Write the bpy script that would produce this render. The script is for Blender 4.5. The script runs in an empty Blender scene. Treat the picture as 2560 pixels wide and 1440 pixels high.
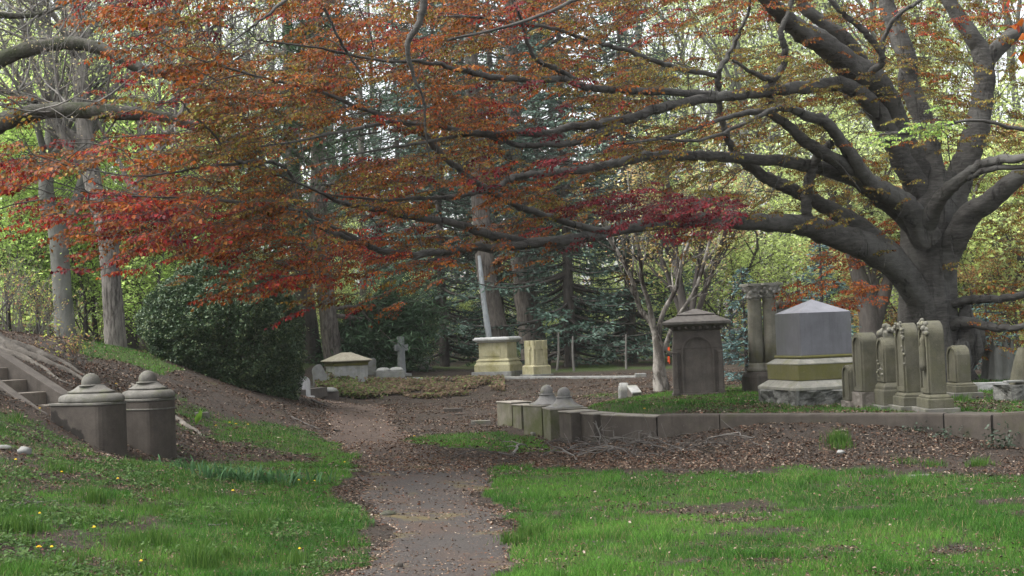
import bpy, math, random
import numpy as np
from mathutils import Vector, Matrix, noise as mnoise

random.seed(7)
RNG = np.random.default_rng(7)
scene = bpy.context.scene
COL = scene.collection
R = math.radians

# ------------------------------------------------------------------ camera
FPX = 3517.0            # focal length in photo pixels (2560 wide)
CAMZ = 1.6
PITCH = math.atan(110 / FPX)
ROLL = R(-2.2)
CROT = Matrix.Rotation(R(90) + PITCH, 3, 'X') @ Matrix.Rotation(ROLL, 3, 'Z')
CR = np.array(CROT)
cam_d = bpy.data.cameras.new("camera")
cam = bpy.data.objects.new("camera", cam_d)
COL.objects.link(cam)
cam.matrix_world = Matrix.Translation((0, 0, CAMZ)) @ CROT.to_4x4()
cam_d.sensor_width = 36
cam_d.lens = 36 * FPX / 2560
cam_d.clip_start = 0.1
cam_d.clip_end = 2000
scene.camera = cam


def at(px, py, Y):
    """world point at depth Y seen along a photo direction"""
    d = CR @ np.array([(px - 1280) / FPX, -(py - 720) / FPX, -1.0])
    d = d * (Y / d[1])
    return np.array([d[0], d[1], d[2] + CAMZ])


def project(P):
    Q = (np.asarray(P) - np.array([0, 0, CAMZ])) @ CR
    zz = np.minimum(Q[..., 2], -1e-3)
    return 1280 + FPX * Q[..., 0] / -zz, 720 - FPX * Q[..., 1] / -zz


# ------------------------------------------------------------------ noise
_perm = np.random.default_rng(3).random((256, 256))


def vnoise(x, y):
    x = np.asarray(x, float); y = np.asarray(y, float)
    xi = np.floor(x).astype(int); yi = np.floor(y).astype(int)
    fx = x - xi; fy = y - yi
    fx = fx * fx * (3 - 2 * fx); fy = fy * fy * (3 - 2 * fy)
    a = _perm[xi & 255, yi & 255]; b = _perm[(xi + 1) & 255, yi & 255]
    c = _perm[xi & 255, (yi + 1) & 255]; d = _perm[(xi + 1) & 255, (yi + 1) & 255]
    return (a * (1 - fx) + b * fx) * (1 - fy) + (c * (1 - fx) + d * fx) * fy


def fbm(x, y, o=4):
    s = 0; a = .5; t = 0
    for k in range(o):
        s = s + a * vnoise(x * 2 ** k + 17.3 * k, y * 2 ** k - 9.1 * k); t += a; a *= .55
    return s / t


def sstep(a, b, x):
    t = np.clip((x - a) / (b - a), 0, 1)
    return t * t * (3 - 2 * t)


# ------------------------------------------------------------------ terrain
ctrl = []
for px, py, Y in [
    (1280, 1440, 9.2), (2560, 1440, 8.5), (1900, 1440, 8.8), (0, 1440, 8.6), (600, 1440, 9.2), (900, 1440, 9.45),
    (1250, 1180, 16.1), (1560, 1180, 15.6), (1900, 1180, 14.9), (2300, 1185, 14.2), (2560, 1190, 13.5),
    (1580, 1105, 19.4), (1750, 1080, 18.8), (1900, 1061, 18.2), (2050, 1054, 17.9), (2200, 1064, 17.5), (2360, 1086, 16.9),
    (2475, 1114, 16.4), (2560, 1130, 15.6), (1750, 1140, 17.0), (2100, 1120, 16.2),
    (1240, 1067, 24.1), (1320, 1082, 22.4), (915, 1100, 22.2), (905, 1010, 34.5), (1050, 1050, 27.5), (1150, 1020, 31.0),
    (1100, 994, 35.5), (1400, 980, 33), (1550, 985, 28), (1000, 952, 38.3), (1300, 951, 37.4), (1500, 952, 36), (850, 975, 37),
    (150, 862, 30), (300, 872, 29), (0, 830, 27), (450, 905, 27), (600, 955, 27), (740, 1003, 27.5), (780, 1050, 25), (830, 1100, 22),
    (440, 1145, 18.3), (310, 1150, 17.2), (130, 1060, 17), (0, 1000, 17), (0, 1150, 13.5), (0, 1300, 10.5), (300, 1300, 11), (600, 1300, 11.6),
    (860, 1300, 12.1), (860, 1170, 17), (600, 1170, 17), (450, 1030, 21.5), (600, 1080, 21), (700, 1040, 24.5), (100, 890, 20.5), (160, 960, 19.3),
]:
    ctrl.append(at(px, py, Y))
for p in [(-5, 50, .55), (0, 50, .42), (6, 50, .42), (15, 50, .4), (0, 75, .6), (-12, 75, 1.2), (15, 75, .6), (-8.5, 40, 1.3),
          (-12, 10, 1.1), (-14, 20, 2.4), (-16, 30, 2.9), (-13, 40, 2.2), (-18, 60, 2.2), (8, 10, 0), (10, 15, .02), (12, 22, .38), (8, 30, .38),
          (13, 38, .4), (0, 4, 0), (8, 4, 0), (-8, 4, .3), (4, 26, .36), (6, 22, .36), (9, 19, .36), (2.5, 24, .30)]:
    ctrl.append(np.array(p, float))
ctrl = np.array(ctrl)


def _phi(r2):
    return np.where(r2 > 1e-9, r2 * np.log(r2 + 1e-12) * .5, 0)


_C = ctrl[:, :2] / 10
_n = len(_C)
_K = _phi(((_C[:, None] - _C[None]) ** 2).sum(-1)) + np.eye(_n) * .004
_Pm = np.hstack([np.ones((_n, 1)), _C])
_A = np.block([[_K, _Pm], [_Pm.T, np.zeros((3, 3))]])
_W = np.linalg.solve(_A, np.concatenate([ctrl[:, 2], np.zeros(3)]))

TPOLY = np.array([(0.15, 24.6), (1.75, 19.9), (1.95, 18.9), (5.2, 17.0), (5.85, 16.2), (7, 15.3), (16, 12), (16, 30), (3.2, 29), (1.6, 27)])
TFRONT = TPOLY[1:7]


def inpoly(x, y, poly):
    ins = np.zeros(np.shape(x), bool)
    j = len(poly) - 1
    for i in range(len(poly)):
        xi, yi = poly[i]; xj, yj = poly[j]
        c = ((yi > y) != (yj > y)) & (x < (xj - xi) * (y - yi) / (yj - yi + 1e-12) + xi)
        ins ^= c
        j = i
    return ins


def segdist(x, y, line):
    d = np.full(np.shape(x), 1e9)
    for (x0, y0), (x1, y1) in zip(line[:-1], line[1:]):
        dx, dy = x1 - x0, y1 - y0
        t = np.clip(((x - x0) * dx + (y - y0) * dy) / (dx * dx + dy * dy), 0, 1)
        d = np.minimum(d, np.hypot(x - x0 - t * dx, y - y0 - t * dy))
    return d


def terr_mask(x, y):
    ins = inpoly(x, y, TPOLY)
    m = sstep(.07, .2, segdist(x, y, TFRONT))
    m = m * sstep(0, .9, segdist(x, y, TPOLY[:2]))
    m = m * sstep(0, 2.5, segdist(x, y, np.vstack([TPOLY[7:], TPOLY[:1]])))
    return np.where(ins, m, 0)


_wn = at(95, 1037, 17.55); _wf = at(160, 985, 19.0)
STC = (_wn + _wf) / 2; STU = np.array([-.905, .425])


def hgt(x, y):
    x = np.atleast_1d(np.asarray(x, float)); y = np.atleast_1d(np.asarray(y, float))
    out = np.empty(x.shape)
    for s in range(0, x.size, 20000):
        sl = slice(s, s + 20000)
        cx = np.clip(x.ravel()[sl], -19, 17) / 10; cy = np.clip(y.ravel()[sl], 3, 76) / 10
        r2 = (cx[:, None] - _C[None, :, 0]) ** 2 + (cy[:, None] - _C[None, :, 1]) ** 2
        out.ravel()[sl] = _phi(r2) @ _W[:_n] + _W[_n] + cx * _W[_n + 1] + cy * _W[_n + 2]
    out = np.clip(out, -.05, 3.2)
    out = out + (fbm(x * .9, y * .9, 3) - .5) * .05 + (fbm(x * 4, y * 4, 2) - .5) * .022
    sx, sy = x - STC[0], y - STC[1]
    su = sx * STU[0] + sy * STU[1]; sv = np.abs(-sx * STU[1] + sy * STU[0])
    out = out - .75 * sstep(-.15, .25, su) * sstep(3.6, 3.2, su) * sstep(.78, .66, sv)
    m = terr_mask(x, y)
    zt = .385 + (fbm(x * 1.3, y * 1.3, 3) - .5) * .05
    return out * (1 - m) + zt * m


def h1(x, y):
    return float(hgt([x], [y])[0])


def ground_hit(px, py, y0=6, y1=70):
    ys = np.linspace(y0, y1, 1400)
    d = CR @ np.array([(px - 1280) / FPX, -(py - 720) / FPX, -1.0])
    d = d / d[1]
    X = d[0] * ys; Z = CAMZ + d[2] * ys
    g = hgt(X, ys)
    k = np.argmax(Z <= g)
    if Z[k] > g[k]:
        k = len(ys) - 1
    return np.array([X[k], ys[k], g[k]])


# ------------------------------------------------------------------ mesh helpers
def raw_mesh(name, V, loops, starts, smooth=False, col=None):
    me = bpy.data.meshes.new(name)
    V = np.asarray(V, np.float32)
    me.vertices.add(len(V)); me.vertices.foreach_set("co", V.ravel())
    me.loops.add(len(loops)); me.loops.foreach_set("vertex_index", np.asarray(loops, np.int32))
    me.polygons.add(len(starts)); me.polygons.foreach_set("loop_start", np.asarray(starts, np.int32))
    if smooth is True:
        me.polygons.foreach_set("use_smooth", np.ones(len(starts), bool))
    elif smooth is not False:
        me.polygons.foreach_set("use_smooth", np.asarray(smooth, bool))
    me.update(calc_edges=True)
    if col is not None:
        a = me.attributes.new("col", 'FLOAT_COLOR', 'POINT')
        c = np.ones((len(V), 4), np.float32); c[:, :3] = col
        a.data.foreach_set("color", c.ravel())
    return me


class MB:
    def __init__(s):
        s.V = []; s.L = []; s.N = []; s.S = []; s.C = []; s.n = 0

    def add(s, V, faces, smooth=False, col=(1, 1, 1)):
        V = np.asarray(V, float).reshape(-1, 3)
        for f in faces:
            s.L.extend([int(i) + s.n for i in f]); s.N.append(len(f)); s.S.append(smooth)
        s.V.append(V); s.n += len(V)
        s.C.append(np.broadcast_to(np.asarray(col, float), V.shape))

    def add_uniform(s, V, F, smooth=False, col=(1, 1, 1)):
        V = np.asarray(V, float).reshape(-1, 3); F = np.asarray(F)
        s.L.extend((F.ravel() + s.n).tolist()); s.N.extend([F.shape[1]] * len(F)); s.S.extend([smooth] * len(F))
        s.V.append(V); s.n += len(V)
        s.C.append(np.broadcast_to(np.asarray(col, float), V.shape))

    def mesh(s, name):
        V = np.vstack(s.V)
        st = np.concatenate([[0], np.cumsum(s.N)[:-1]])
        return raw_mesh(name, V, s.L, st, s.S, np.vstack(s.C))

    # --- shapes
    def box(s, c, size, yaw=0, taper=1.0, col=(1, 1, 1)):
        x, y, z = np.array(size) / 2
        V = np.array([(-x, -y, -z), (x, -y, -z), (x, y, -z), (-x, y, -z),
                      (-x * taper, -y * taper, z), (x * taper, -y * taper, z), (x * taper, y * taper, z), (-x * taper, y * taper, z)])
        s.add(rotz(V, yaw) + np.array(c), BOXF, col=col)

    def frustum(s, sx0, sy0, z0, sx1, sy1, z1, c=(0, 0)):
        V = np.array([(-sx0, -sy0, z0), (sx0, -sy0, z0), (sx0, sy0, z0), (-sx0, sy0, z0),
                      (-sx1, -sy1, z1), (sx1, -sy1, z1), (sx1, sy1, z1), (-sx1, sy1, z1)]) * np.array([.5, .5, 1])
        s.add(V + np.array([c[0], c[1], 0]), BOXF)

    def lathe(s, prof, n=28, sx=1, sy=1, c=(0, 0, 0), smooth=True):
        a = np.linspace(0, 2 * np.pi, n, endpoint=False)
        V = []; F = []
        for r, z in prof:
            V.append(np.stack([np.cos(a) * r * sx, np.sin(a) * r * sy, np.full(n, z)], 1))
        for i in range(len(prof) - 1):
            for k in range(n):
                F.append((i * n + k, i * n + (k + 1) % n, (i + 1) * n + (k + 1) % n, (i + 1) * n + k))
        V = np.vstack(V)
        F.append(tuple(range(n))[::-1]); F.append(tuple(range((len(prof) - 1) * n, len(prof) * n)))
        s.add(V + np.array(c), F, smooth)

    def prism(s, outline, a0, a1, axis='x', smooth=False):
        """outline (u,v) extruded along axis; axis x: u=y v=z ; axis y: u=x v=z ; axis z: u=x v=y"""
        o = np.asarray(outline, float); n = len(o)

        def put(a):
            k = np.full(n, a)
            return {'x': np.stack([k, o[:, 0], o[:, 1]], 1), 'y': np.stack([o[:, 0], k, o[:, 1]], 1), 'z': np.stack([o[:, 0], o[:, 1], k], 1)}[axis]
        F = [tuple(range(n))[::-1], tuple(range(n, 2 * n))]
        F += [(k, (k + 1) % n, n + (k + 1) % n, n + k) for k in range(n)]
        s.add(np.vstack([put(a0), put(a1)]), F, smooth)

    def tube(s, pts, rad, sides=8, smooth=True, flute=None, col=(1, 1, 1), rough=0.0):
        P = np.asarray(pts, float); n = len(P); rad = np.asarray(rad, float)
        T = np.gradient(P, axis=0); T /= np.linalg.norm(T, axis=1)[:, None] + 1e-9
        up = np.array([0, 0, 1.0]) if abs(T[0][2]) < .8 else np.array([1.0, 0, 0])
        a = np.linspace(0, 2 * np.pi, sides, endpoint=False)
        ca, sa = np.cos(a), np.sin(a)
        u = np.cross(up, T); u /= np.linalg.norm(u, axis=1)[:, None] + 1e-9
        w = np.cross(T, u)
        rr = np.repeat(rad[:, None], sides, 1)
        if flute is not None:
            rr = rr * flute(a[None, :], np.linspace(0, 1, n)[:, None])
        if rough:
            rr = rr * (1 + rough * RNG.normal(size=rr.shape))
        V = P[:, None] + u[:, None] * (ca * rr)[..., None] + w[:, None] * (sa * rr)[..., None]
        i = np.arange(n - 1)[:, None] * sides; k = np.arange(sides)[None]; k2 = (k + 1) % sides
        F = np.stack([i + k, i + k2, i + sides + k2, i + sides + k], -1).reshape(-1, 4)
        s.add_uniform(V.reshape(-1, 3), F, smooth, col)
        return V


BOXF = [(3, 2, 1, 0), (4, 5, 6, 7), (0, 1, 5, 4), (1, 2, 6, 5), (2, 3, 7, 6), (3, 0, 4, 7)]


def rotz(V, a):
    c, s = math.cos(a), math.sin(a)
    return np.asarray(V, float) @ np.array([[c, s, 0], [-s, c, 0], [0, 0, 1]])


def tag(o, label=None, cat=None, group=None, kind=None):
    if label: o['label'] = label
    if cat: o['category'] = cat
    if group: o['group'] = group
    if kind: o['kind'] = kind
    return o


def obj(name, me, mat, parent=None, bevel=0, seg=2):
    if isinstance(me, MB): me = me.mesh(name)
    o = bpy.data.objects.new(name, me); COL.objects.link(o)
    if mat is not None and not me.materials: me.materials.append(mat)
    if parent: o.parent = parent
    if bevel:
        b = o.modifiers.new("bevel", 'BEVEL'); b.width = bevel; b.segments = seg; b.limit_method = 'ANGLE'; b.angle_limit = R(35)
    return o


def thing(name, label, cat, loc=(0, 0, 0), yaw=0, group=None):
    o = bpy.data.objects.new(name, None); COL.objects.link(o); o.empty_display_size = .3
    o.location = loc; o.rotation_euler = (0, 0, yaw)
    return tag(o, label, cat, group)


def dup(root, loc, yaw, label, group=None, scale=1.0, name=None):
    r = root.copy(); COL.objects.link(r); r.location = loc; r.rotation_euler = (0, 0, yaw)
    r.scale = (scale, scale, scale) if np.isscalar(scale) else scale
    r['label'] = label
    if group: r['group'] = group
    for ch in list(root.children):
        c = ch.copy(); COL.objects.link(c); c.parent = r
        for g in ch.children:
            d = g.copy(); COL.objects.link(d); d.parent = c
    return r


# ------------------------------------------------------------------ materials
class NT:
    def __init__(s, name):
        s.m = bpy.data.materials.new(name); s.m.use_nodes = True
        s.t = s.m.node_tree; s.t.nodes.clear()
        s.out = s.t.nodes.new('ShaderNodeOutputMaterial')

    def n(s, typ, **kw):
        nd = s.t.nodes.new('ShaderNode' + typ)
        for k, v in kw.items():
            if k.startswith('i_'):
                nd.inputs[k[2:].replace('_', ' ')].default_value = v
            else:
                setattr(nd, k, v)
        return nd

    def l(s, a, b): s.t.links.new(a, b)

    def noise(s, scale, detail=4, rough=.6, vec=None, dist=0):
        nd = s.n('TexNoise', i_Scale=scale, i_Detail=detail, i_Roughness=rough, i_Distortion=dist)
        s.l((vec or s.pos()), nd.inputs['Vector'])
        return nd.outputs['Fac']

    def pos(s):
        if not hasattr(s, '_p'): s._p = s.n('NewGeometry')
        return s._p.outputs['Position']

    def ramp(s, fac, stops):
        r = s.n('ValToRGB'); e = r.color_ramp.elements
        while len(e) < len(stops): e.new(.5)
        for el, (p, c) in zip(e, stops):
            el.position = p; el.color = (c[0], c[1], c[2], 1) if not np.isscalar(c) else (c, c, c, 1)
        s.l(fac, r.inputs['Fac'])
        return r.outputs['Color']

    def mix(s, f, a, b, mode='MIX'):
        m = s.n('Mix', data_type='RGBA', blend_type=mode)
        for sock, v in ((m.inputs['Factor'], f), (m.inputs['A'], a), (m.inputs['B'], b)):
            if hasattr(v, 'links'): s.l(v, sock)
            elif np.isscalar(v): sock.default_value = v
            else: sock.default_value = (*v, 1)
        # RGBA sockets
        for nm, v in (('A', a), ('B', b)):
            sk = [i for i in m.inputs if i.name == nm and i.type == 'RGBA'][0]
            if hasattr(v, 'links'): s.l(v, sk)
            else: sk.default_value = (*v, 1) if not np.isscalar(v) else (v, v, v, 1)
        return [o for o in m.outputs if o.type == 'RGBA'][0]

    def math(s, op, a, b=0.5):
        m = s.n('Math', operation=op)
        for i, v in ((0, a), (1, b)):
            if hasattr(v, 'links'): s.l(v, m.inputs[i])
            else: m.inputs[i].default_value = v
        return m.outputs[0]

    def bump(s, h, strength=.4, dist=.02):
        b = s.n('Bump'); b.inputs['Strength'].default_value = strength; b.inputs['Distance'].default_value = dist
        s.l(h, b.inputs['Height'])
        return b.outputs['Normal']

    def finish(s, color, rough=.85, normal=None, spec=.3, trans=0, tcol=None):
        p = s.n('BsdfPrincipled'); p.inputs['Roughness'].default_value = rough
        p.inputs['Specular IOR Level'].default_value = spec
        if hasattr(color, 'links'): s.l(color, p.inputs['Base Color'])
        else: p.inputs['Base Color'].default_value = (*color, 1)
        if normal: s.l(normal, p.inputs['Normal'])
        sh = p.outputs[0]
        if trans:
            t = s.n('BsdfTranslucent')
            if tcol is None: tcol = color
            if hasattr(tcol, 'links'): s.l(tcol, t.inputs['Color'])
            else: t.inputs['Color'].default_value = (*tcol, 1)
            m = s.n('MixShader'); m.inputs[0].default_value = trans
            s.l(sh, m.inputs[1]); s.l(t.outputs[0], m.inputs[2]); sh = m.outputs[0]
        s.l(sh, s.out.inputs['Surface'])
        return s.m

    def attr(s, name='col'):
        a = s.n('Attribute'); a.attribute_name = name
        return a.outputs['Color']


def stone_mat(name, c1, c2, c3=None, moss=None, moss_amt=.5, scale=6, rough=.88, grain=160, bump=.35, spec=.25, streak=True):
    t = NT(name)
    base = t.ramp(t.noise(scale, 6, .65), [(.3, c1), (.7, c2)])
    if c3 is not None:
        base = t.mix(t.ramp(t.noise(scale * .35, 5, .7), [(.48, 0.), (.62, .8)]), base, c3)
    if streak:
        mp = t.n('Mapping'); mp.inputs['Scale'].default_value = (9, 9, .7); t.l(t.pos(), mp.inputs['Vector'])
        base = t.mix(t.ramp(t.noise(1.6, 5, .6, mp.outputs[0]), [(.5, 0.), (.75, .45)]), base, tuple(np.array(c1) * .55))
    if moss is not None:
        base = t.mix(t.ramp(t.noise(scale * .6, 6, .7), [(.62 - .3 * moss_amt, 0.), (.78 - .2 * moss_amt, .9)]), base, moss)
    g = t.noise(grain, 3, .7)
    base = t.mix(.55, base, t.ramp(g, [(.3, .55), (.7, 1.35)]), 'MULTIPLY')
    lich = t.ramp(t.noise(scale * 3.3, 4, .7), [(.66, 0.), (.72, .35)])
    base = t.mix(lich, base, tuple(np.minimum(np.array(c2) * 1.5 + .04, .6)))
    hgt_ = t.math('ADD', t.noise(scale * 2, 8, .7), t.math('MULTIPLY', g, .3))
    return t.finish(base, rough, t.bump(hgt_, bump, .02), spec)


def bark_mat(name, c1, c2, moss=None, vs=.25, scale=14, bump=.8, moss_amt=.5, ramp=(.3, .7)):
    t = NT(name)
    mp = t.n('Mapping'); mp.inputs['Scale'].default_value = (1, 1, vs); t.l(t.pos(), mp.inputs['Vector'])
    f = t.noise(scale, 7, .7, mp.outputs[0], .3)
    base = t.ramp(f, [(ramp[0], c1), (ramp[1], c2)])
    base = t.mix(t.ramp(t.noise(1.3, 5, .6), [(.4, .0), (.7, .5)]), base, tuple(np.array(c2) * 1.5))
    if moss is not None:
        base = t.mix(t.ramp(t.noise(2.2, 6, .75), [(.6 - .25 * moss_amt, 0.), (.75 - .2 * moss_amt, .85)]), base, moss)
    return t.finish(base, .9, t.bump(f, bump, .04), .2)


def leaf_mat(name, trans=.4, rough=.45, spec=.4, gain=1.25, sat=1.0):
    t = NT(name)
    c = t.attr('col')
    tc = t.mix(1.0, c, (gain, gain, gain), 'MULTIPLY')
    return t.finish(c, rough, None, spec, trans, tc)


M = {}
M['leaf'] = leaf_mat('beech_leaf', .34, .5, .12, 1.3)
M['foliage'] = leaf_mat('soft_foliage', .6, .6, .2, 1.6)
M['needle'] = leaf_mat('needle_foliage', .12, .6, .25, 1.0)
M['boxleaf'] = leaf_mat('glossy_box_leaf', .12, .5, .3, 1.2)
M['grass'] = leaf_mat('grass_blade', .3, .6, .12, 1.3)
M['litter'] = leaf_mat('dead_leaf', .08, .75, .2, 1.0)
M['beech_bark'] = bark_mat('smooth_grey_beech_bark', (.020, .0185, .0165), (.085, .080, .072), (.03, .033, .02), 2.2, 7, 1.0, .2)


def beech_bark():
    t = NT('grey_beech_bark')
    mp = t.n('Mapping'); mp.inputs['Scale'].default_value = (1, 1, 4.5); t.l(t.pos(), mp.inputs['Vector'])
    wr = t.noise(4.5, 7, .72, mp.outputs[0], .4)
    mv = t.n('Mapping'); mv.inputs['Scale'].default_value = (1, 1, .16); t.l(t.pos(), mv.inputs['Vector'])
    cr = t.noise(7, 5, .6, mv.outputs[0], .6)
    base = t.ramp(wr, [(.32, (.030, .028, .025)), (.52, (.064, .060, .054)), (.72, (.115, .109, .098))])
    base = t.mix(t.ramp(t.noise(1.1, 5, .7), [(.45, 0.), (.62, .6)]), base, (.115, .113, .102))
    base = t.mix(t.ramp(cr, [(.60, 0.), (.68, .8)]), base, (.016, .0145, .013))
    base = t.mix(t.ramp(t.noise(3.1, 6, .75), [(.62, 0.), (.70, .5)]), base, (.045, .05, .032))
    h = t.math('SUBTRACT', t.math('MULTIPLY', wr, .7), t.math('MULTIPLY', t.ramp(cr, [(.56, 0.), (.70, 1.)]), .8))
    return t.finish(base, .88, t.bump(h, .8, .05), .2)


M['trunk_bark'] = beech_bark()
M['grey_bark'] = bark_mat('pale_grey_bark', (.07, .072, .062), (.15, .15, .132), None, .3, 8, .5)
M['rough_bark'] = bark_mat('rough_furrowed_bark', (.04, .036, .031), (.17, .155, .135), None, .16, 20, 1.0, ramp=(.40, .60))
M['dark_bark'] = bark_mat('dark_brown_bark', (.03, .027, .024), (.085, .075, .066), None, .25, 16, .9)
M['moss_bark'] = bark_mat('mossy_bark', (.03, .028, .023), (.105, .098, .084), (.028, .036, .011), .5, 13, 1.0, .6)
M['root_bark'] = bark_mat('bare_root_bark', (.06, .053, .044), (.15, .135, .115), None, .5, 13, .8)
M['twig_bark'] = bark_mat('grey_twig_bark', (.09, .085, .075), (.17, .16, .145), None, .5, 6, .3)
M['birch_bark'] = bark_mat('peeling_pale_bark', (.03, .024, .019), (.22, .205, .18), None, .4, 9, 1.0, ramp=(.44, .56))
M['pine_bark'] = bark_mat('pine_bark', (.035, .030, .026), (.14, .122, .106), None, .2, 16, 1.0, ramp=(.40, .60))
M['deadwood'] = bark_mat('silvered_dead_wood', (.14, .15, .15), (.33, .35, .36), None, .15, 20, .5)
M['brown'] = stone_mat('brown_sandstone', (.050, .043, .036), (.085, .073, .061), None, None, scale=5)
M['brown_pale'] = stone_mat('weathered_sandstone_cap', (.088, .084, .073), (.165, .158, .14), None, (.10, .104, .062), .4, scale=7)
M['kerb'] = stone_mat('dark_kerb_sandstone', (.038, .032, .026), (.074, .063, .052), None, (.047, .047, .024), .3, scale=4)
M['mossy_kerb'] = stone_mat('green_stained_sandstone', (.075, .068, .052), (.145, .132, .104), None, (.055, .063, .02), .75, scale=3.5)
M['olive'] = stone_mat('mossy_olive_sandstone', (.055, .053, .036), (.115, .108, .076), (.09, .086, .066), (.075, .074, .04), .35, scale=5, bump=.5)
M['olive_pale'] = stone_mat('pale_weathered_top_stone', (.17, .166, .14), (.29, .28, .24), None, (.18, .175, .09), .35, scale=6)
M['granite'] = stone_mat('polished_grey_granite', (.078, .078, .085), (.135, .135, .147), (.095, .10, .09), None, scale=2.2, rough=.42, grain=240, bump=.07, spec=.45, streak=True)
M['granite_cap'] = stone_mat('pale_granite_cap', (.16, .16, .175), (.25, .25, .27), None, None, scale=4, rough=.5, grain=300, bump=.06, spec=.45, streak=False)
M['moss_stone'] = stone_mat('green_algae_stone', (.085, .08, .035), (.14, .13, .066), None, (.11, .105, .025), .7, scale=4)
M['rock'] = stone_mat('rough_hewn_rock', (.045, .045, .04), (.19, .19, .17), None, None, scale=7, bump=.9)
M['darkstone'] = stone_mat('dark_brownstone', (.066, .057, .05), (.11, .096, .083), None, None, scale=5)
M['darkroof'] = stone_mat('dark_brownstone_roof', (.10, .092, .083), (.17, .155, .14), None, None, scale=8)
M['yellow'] = stone_mat('yellow_stained_sandstone', (.28, .26, .155), (.38, .35, .225), None, (.21, .19, .075), .45, scale=4)
M['pale'] = stone_mat('pale_grey_marble', (.34, .34, .33), (.50, .50, .49), None, (.28, .28, .22), .3, scale=6)
M['greystone'] = stone_mat('grey_stone', (.15, .15, .14), (.25, .25, .235), None, (.15, .155, .10), .3, scale=6)
M['heap_stick'] = bark_mat('weathered_stick_bark', (.05, .045, .04), (.13, .12, .108), None, .5, 9, .4)
# ------------------------------------------------------------------ ground cover map (what grows where)
def P2(s):
    v = [float(q) for q in s.replace(',', ' ').split()]
    return np.array(v).reshape(-1, 2)


LAWN_R = P2("1215 1172  1400 1176 1560 1182 1700 1186 1850 1178 2000 1158 2180 1180 2350 1186 2560 1192 3200 1195 3200 1900 1150 1900 1240 1440 1295 1372 1262 1300 1232 1230")
LAWN_L = P2("430 985  520 1030 600 1050 720 1060 800 1092 900 1135 905 1165 870 1200 845 1250 890 1310 965 1365 960 1400 860 1430 820 1500 -900 1900 -900 850 0 1010 140 1090 300 1160 480 1165")
BARE_L = P2("440 1075 560 1100 690 1120 800 1150 780 1165 640 1150 520 1160 440 1150")
STRIP = P2("1000 1108 1090 1088 1230 1080 1300 1086 1370 1108 1400 1130 1300 1132 1080 1112")
RIDGE = P2("190 852 330 872 460 925 400 940 300 900 230 900 190 880")
BANKM = P2("960 985 1250 975 1560 985 1560 996 1250 990 960 1000")


def cover(x, y, z):
    """grass density 0..1 for ground points"""
    P = np.stack([x, y, z], -1)
    px, py = project(P)
    w1 = (fbm(x * 1.7, y * 1.7, 4) - .5); w2 = (fbm(x * 1.7 + 40, y * 1.7 + 9, 4) - .5)
    s = 2560 / np.maximum(y, 5) * 1.37
    qx = px + w1 * s * .55; qy = py + w2 * s * .10
    front = y > 3
    g = np.zeros(np.shape(x))
    cl = .5 * fbm(x * 2.2 + 5, y * 2.2, 4) + .5 * fbm(x * 5.5 + 5, y * 4.5, 3)
    patch = fbm(x * .8 + 31, y * 1.6, 4)
    a = inpoly(qx, qy, LAWN_R) & front
    hole = np.maximum(sstep(.60, .70, fbm(x * 1.1 + 3, y * 2.0 + 8, 4)), .6 * sstep(.58, .68, fbm(x * 3.1 + 13, y * 3.1 + 28, 3)))
    g = np.where(a, 1.0 - .85 * hole, g)
    b = inpoly(qx, qy, LAWN_L) & front
    lo = sstep(-6.0, -1.5, x) * .3
    g = np.where(b, np.clip(.02 + lo * 1.6 + 3.6 * (cl - .46) + .5 * np.exp(-np.abs(x + 1.6 + .02 * y) / .9) + .45 * sstep(16, 19, y) * sstep(-5.2, -3.6, x), .05, 1), g)
    c = inpoly(qx, qy, BARE_L) & front
    g = np.where(c, .06 + .35 * sstep(.55, .7, cl), g)
    d = inpoly(qx, qy, STRIP) & front & (y < 26)
    g = np.where(d, .9, g)
    e = inpoly(qx, qy, RIDGE) & front & (y > 22)
    g = np.where(e, .7, g)
    m = inpoly(qx, qy, BANKM) & (y > 27)
    g = np.where(m, np.maximum(g, .35), g)
    tm = terr_mask(x, y)
    kd = segdist(x, y, TFRONT)
    tg = np.clip(sstep(.25, 1.1, kd + (cl - .5) * 1.2), .12, 1) * np.clip(.35 + 1.6 * (patch - .3), .3, 1)
    tg = np.where((x > 5.3), .35 + .5 * sstep(.5, .6, cl), tg)
    g = np.where(tm > .5, tg, g)
    far = (y > 37.5)
    g = np.where(far, .15 + .5 * sstep(.45, .6, patch), g)
    # little tufts on the bare bank below the kerb
    return g


# path edges traced on the ground
PE = [(1560, 870, 1320), (1500, 885, 1300), (1440, 905, 1272), (1370, 945, 1283), (1300, 935, 1243), (1250, 900, 1226), (1200, 895, 1208), (1165, 905, 1190),
      (1135, 880, 1090), (1105, 828, 1010), (1075, 826, 995), (1045, 822, 985), (1020, 812, 972), (1002, 806, 955)]
_pl = np.array([ground_hit(a[1], a[0]) for a in PE]); _pr = np.array([ground_hit(a[2], a[0]) for a in PE])
_tt = np.linspace(0, len(PE) - 1, 150)
PL = np.stack([np.interp(_tt, np.arange(len(PE)), _pl[:, k]) for k in (0, 1)], 1)
PR = np.stack([np.interp(_tt, np.arange(len(PE)), _pr[:, k]) for k in (0, 1)], 1)
PL[:, 0] += (fbm(PL[:, 1] * 2.5, PL[:, 1] * 0 + 2, 4) - .5) * .6
PR[:, 0] += (fbm(PR[:, 1] * 2.5, PR[:, 1] * 0 + 7, 4) - .5) * .55
PATHPOLY = np.vstack([PL, PR[::-1]])


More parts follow.
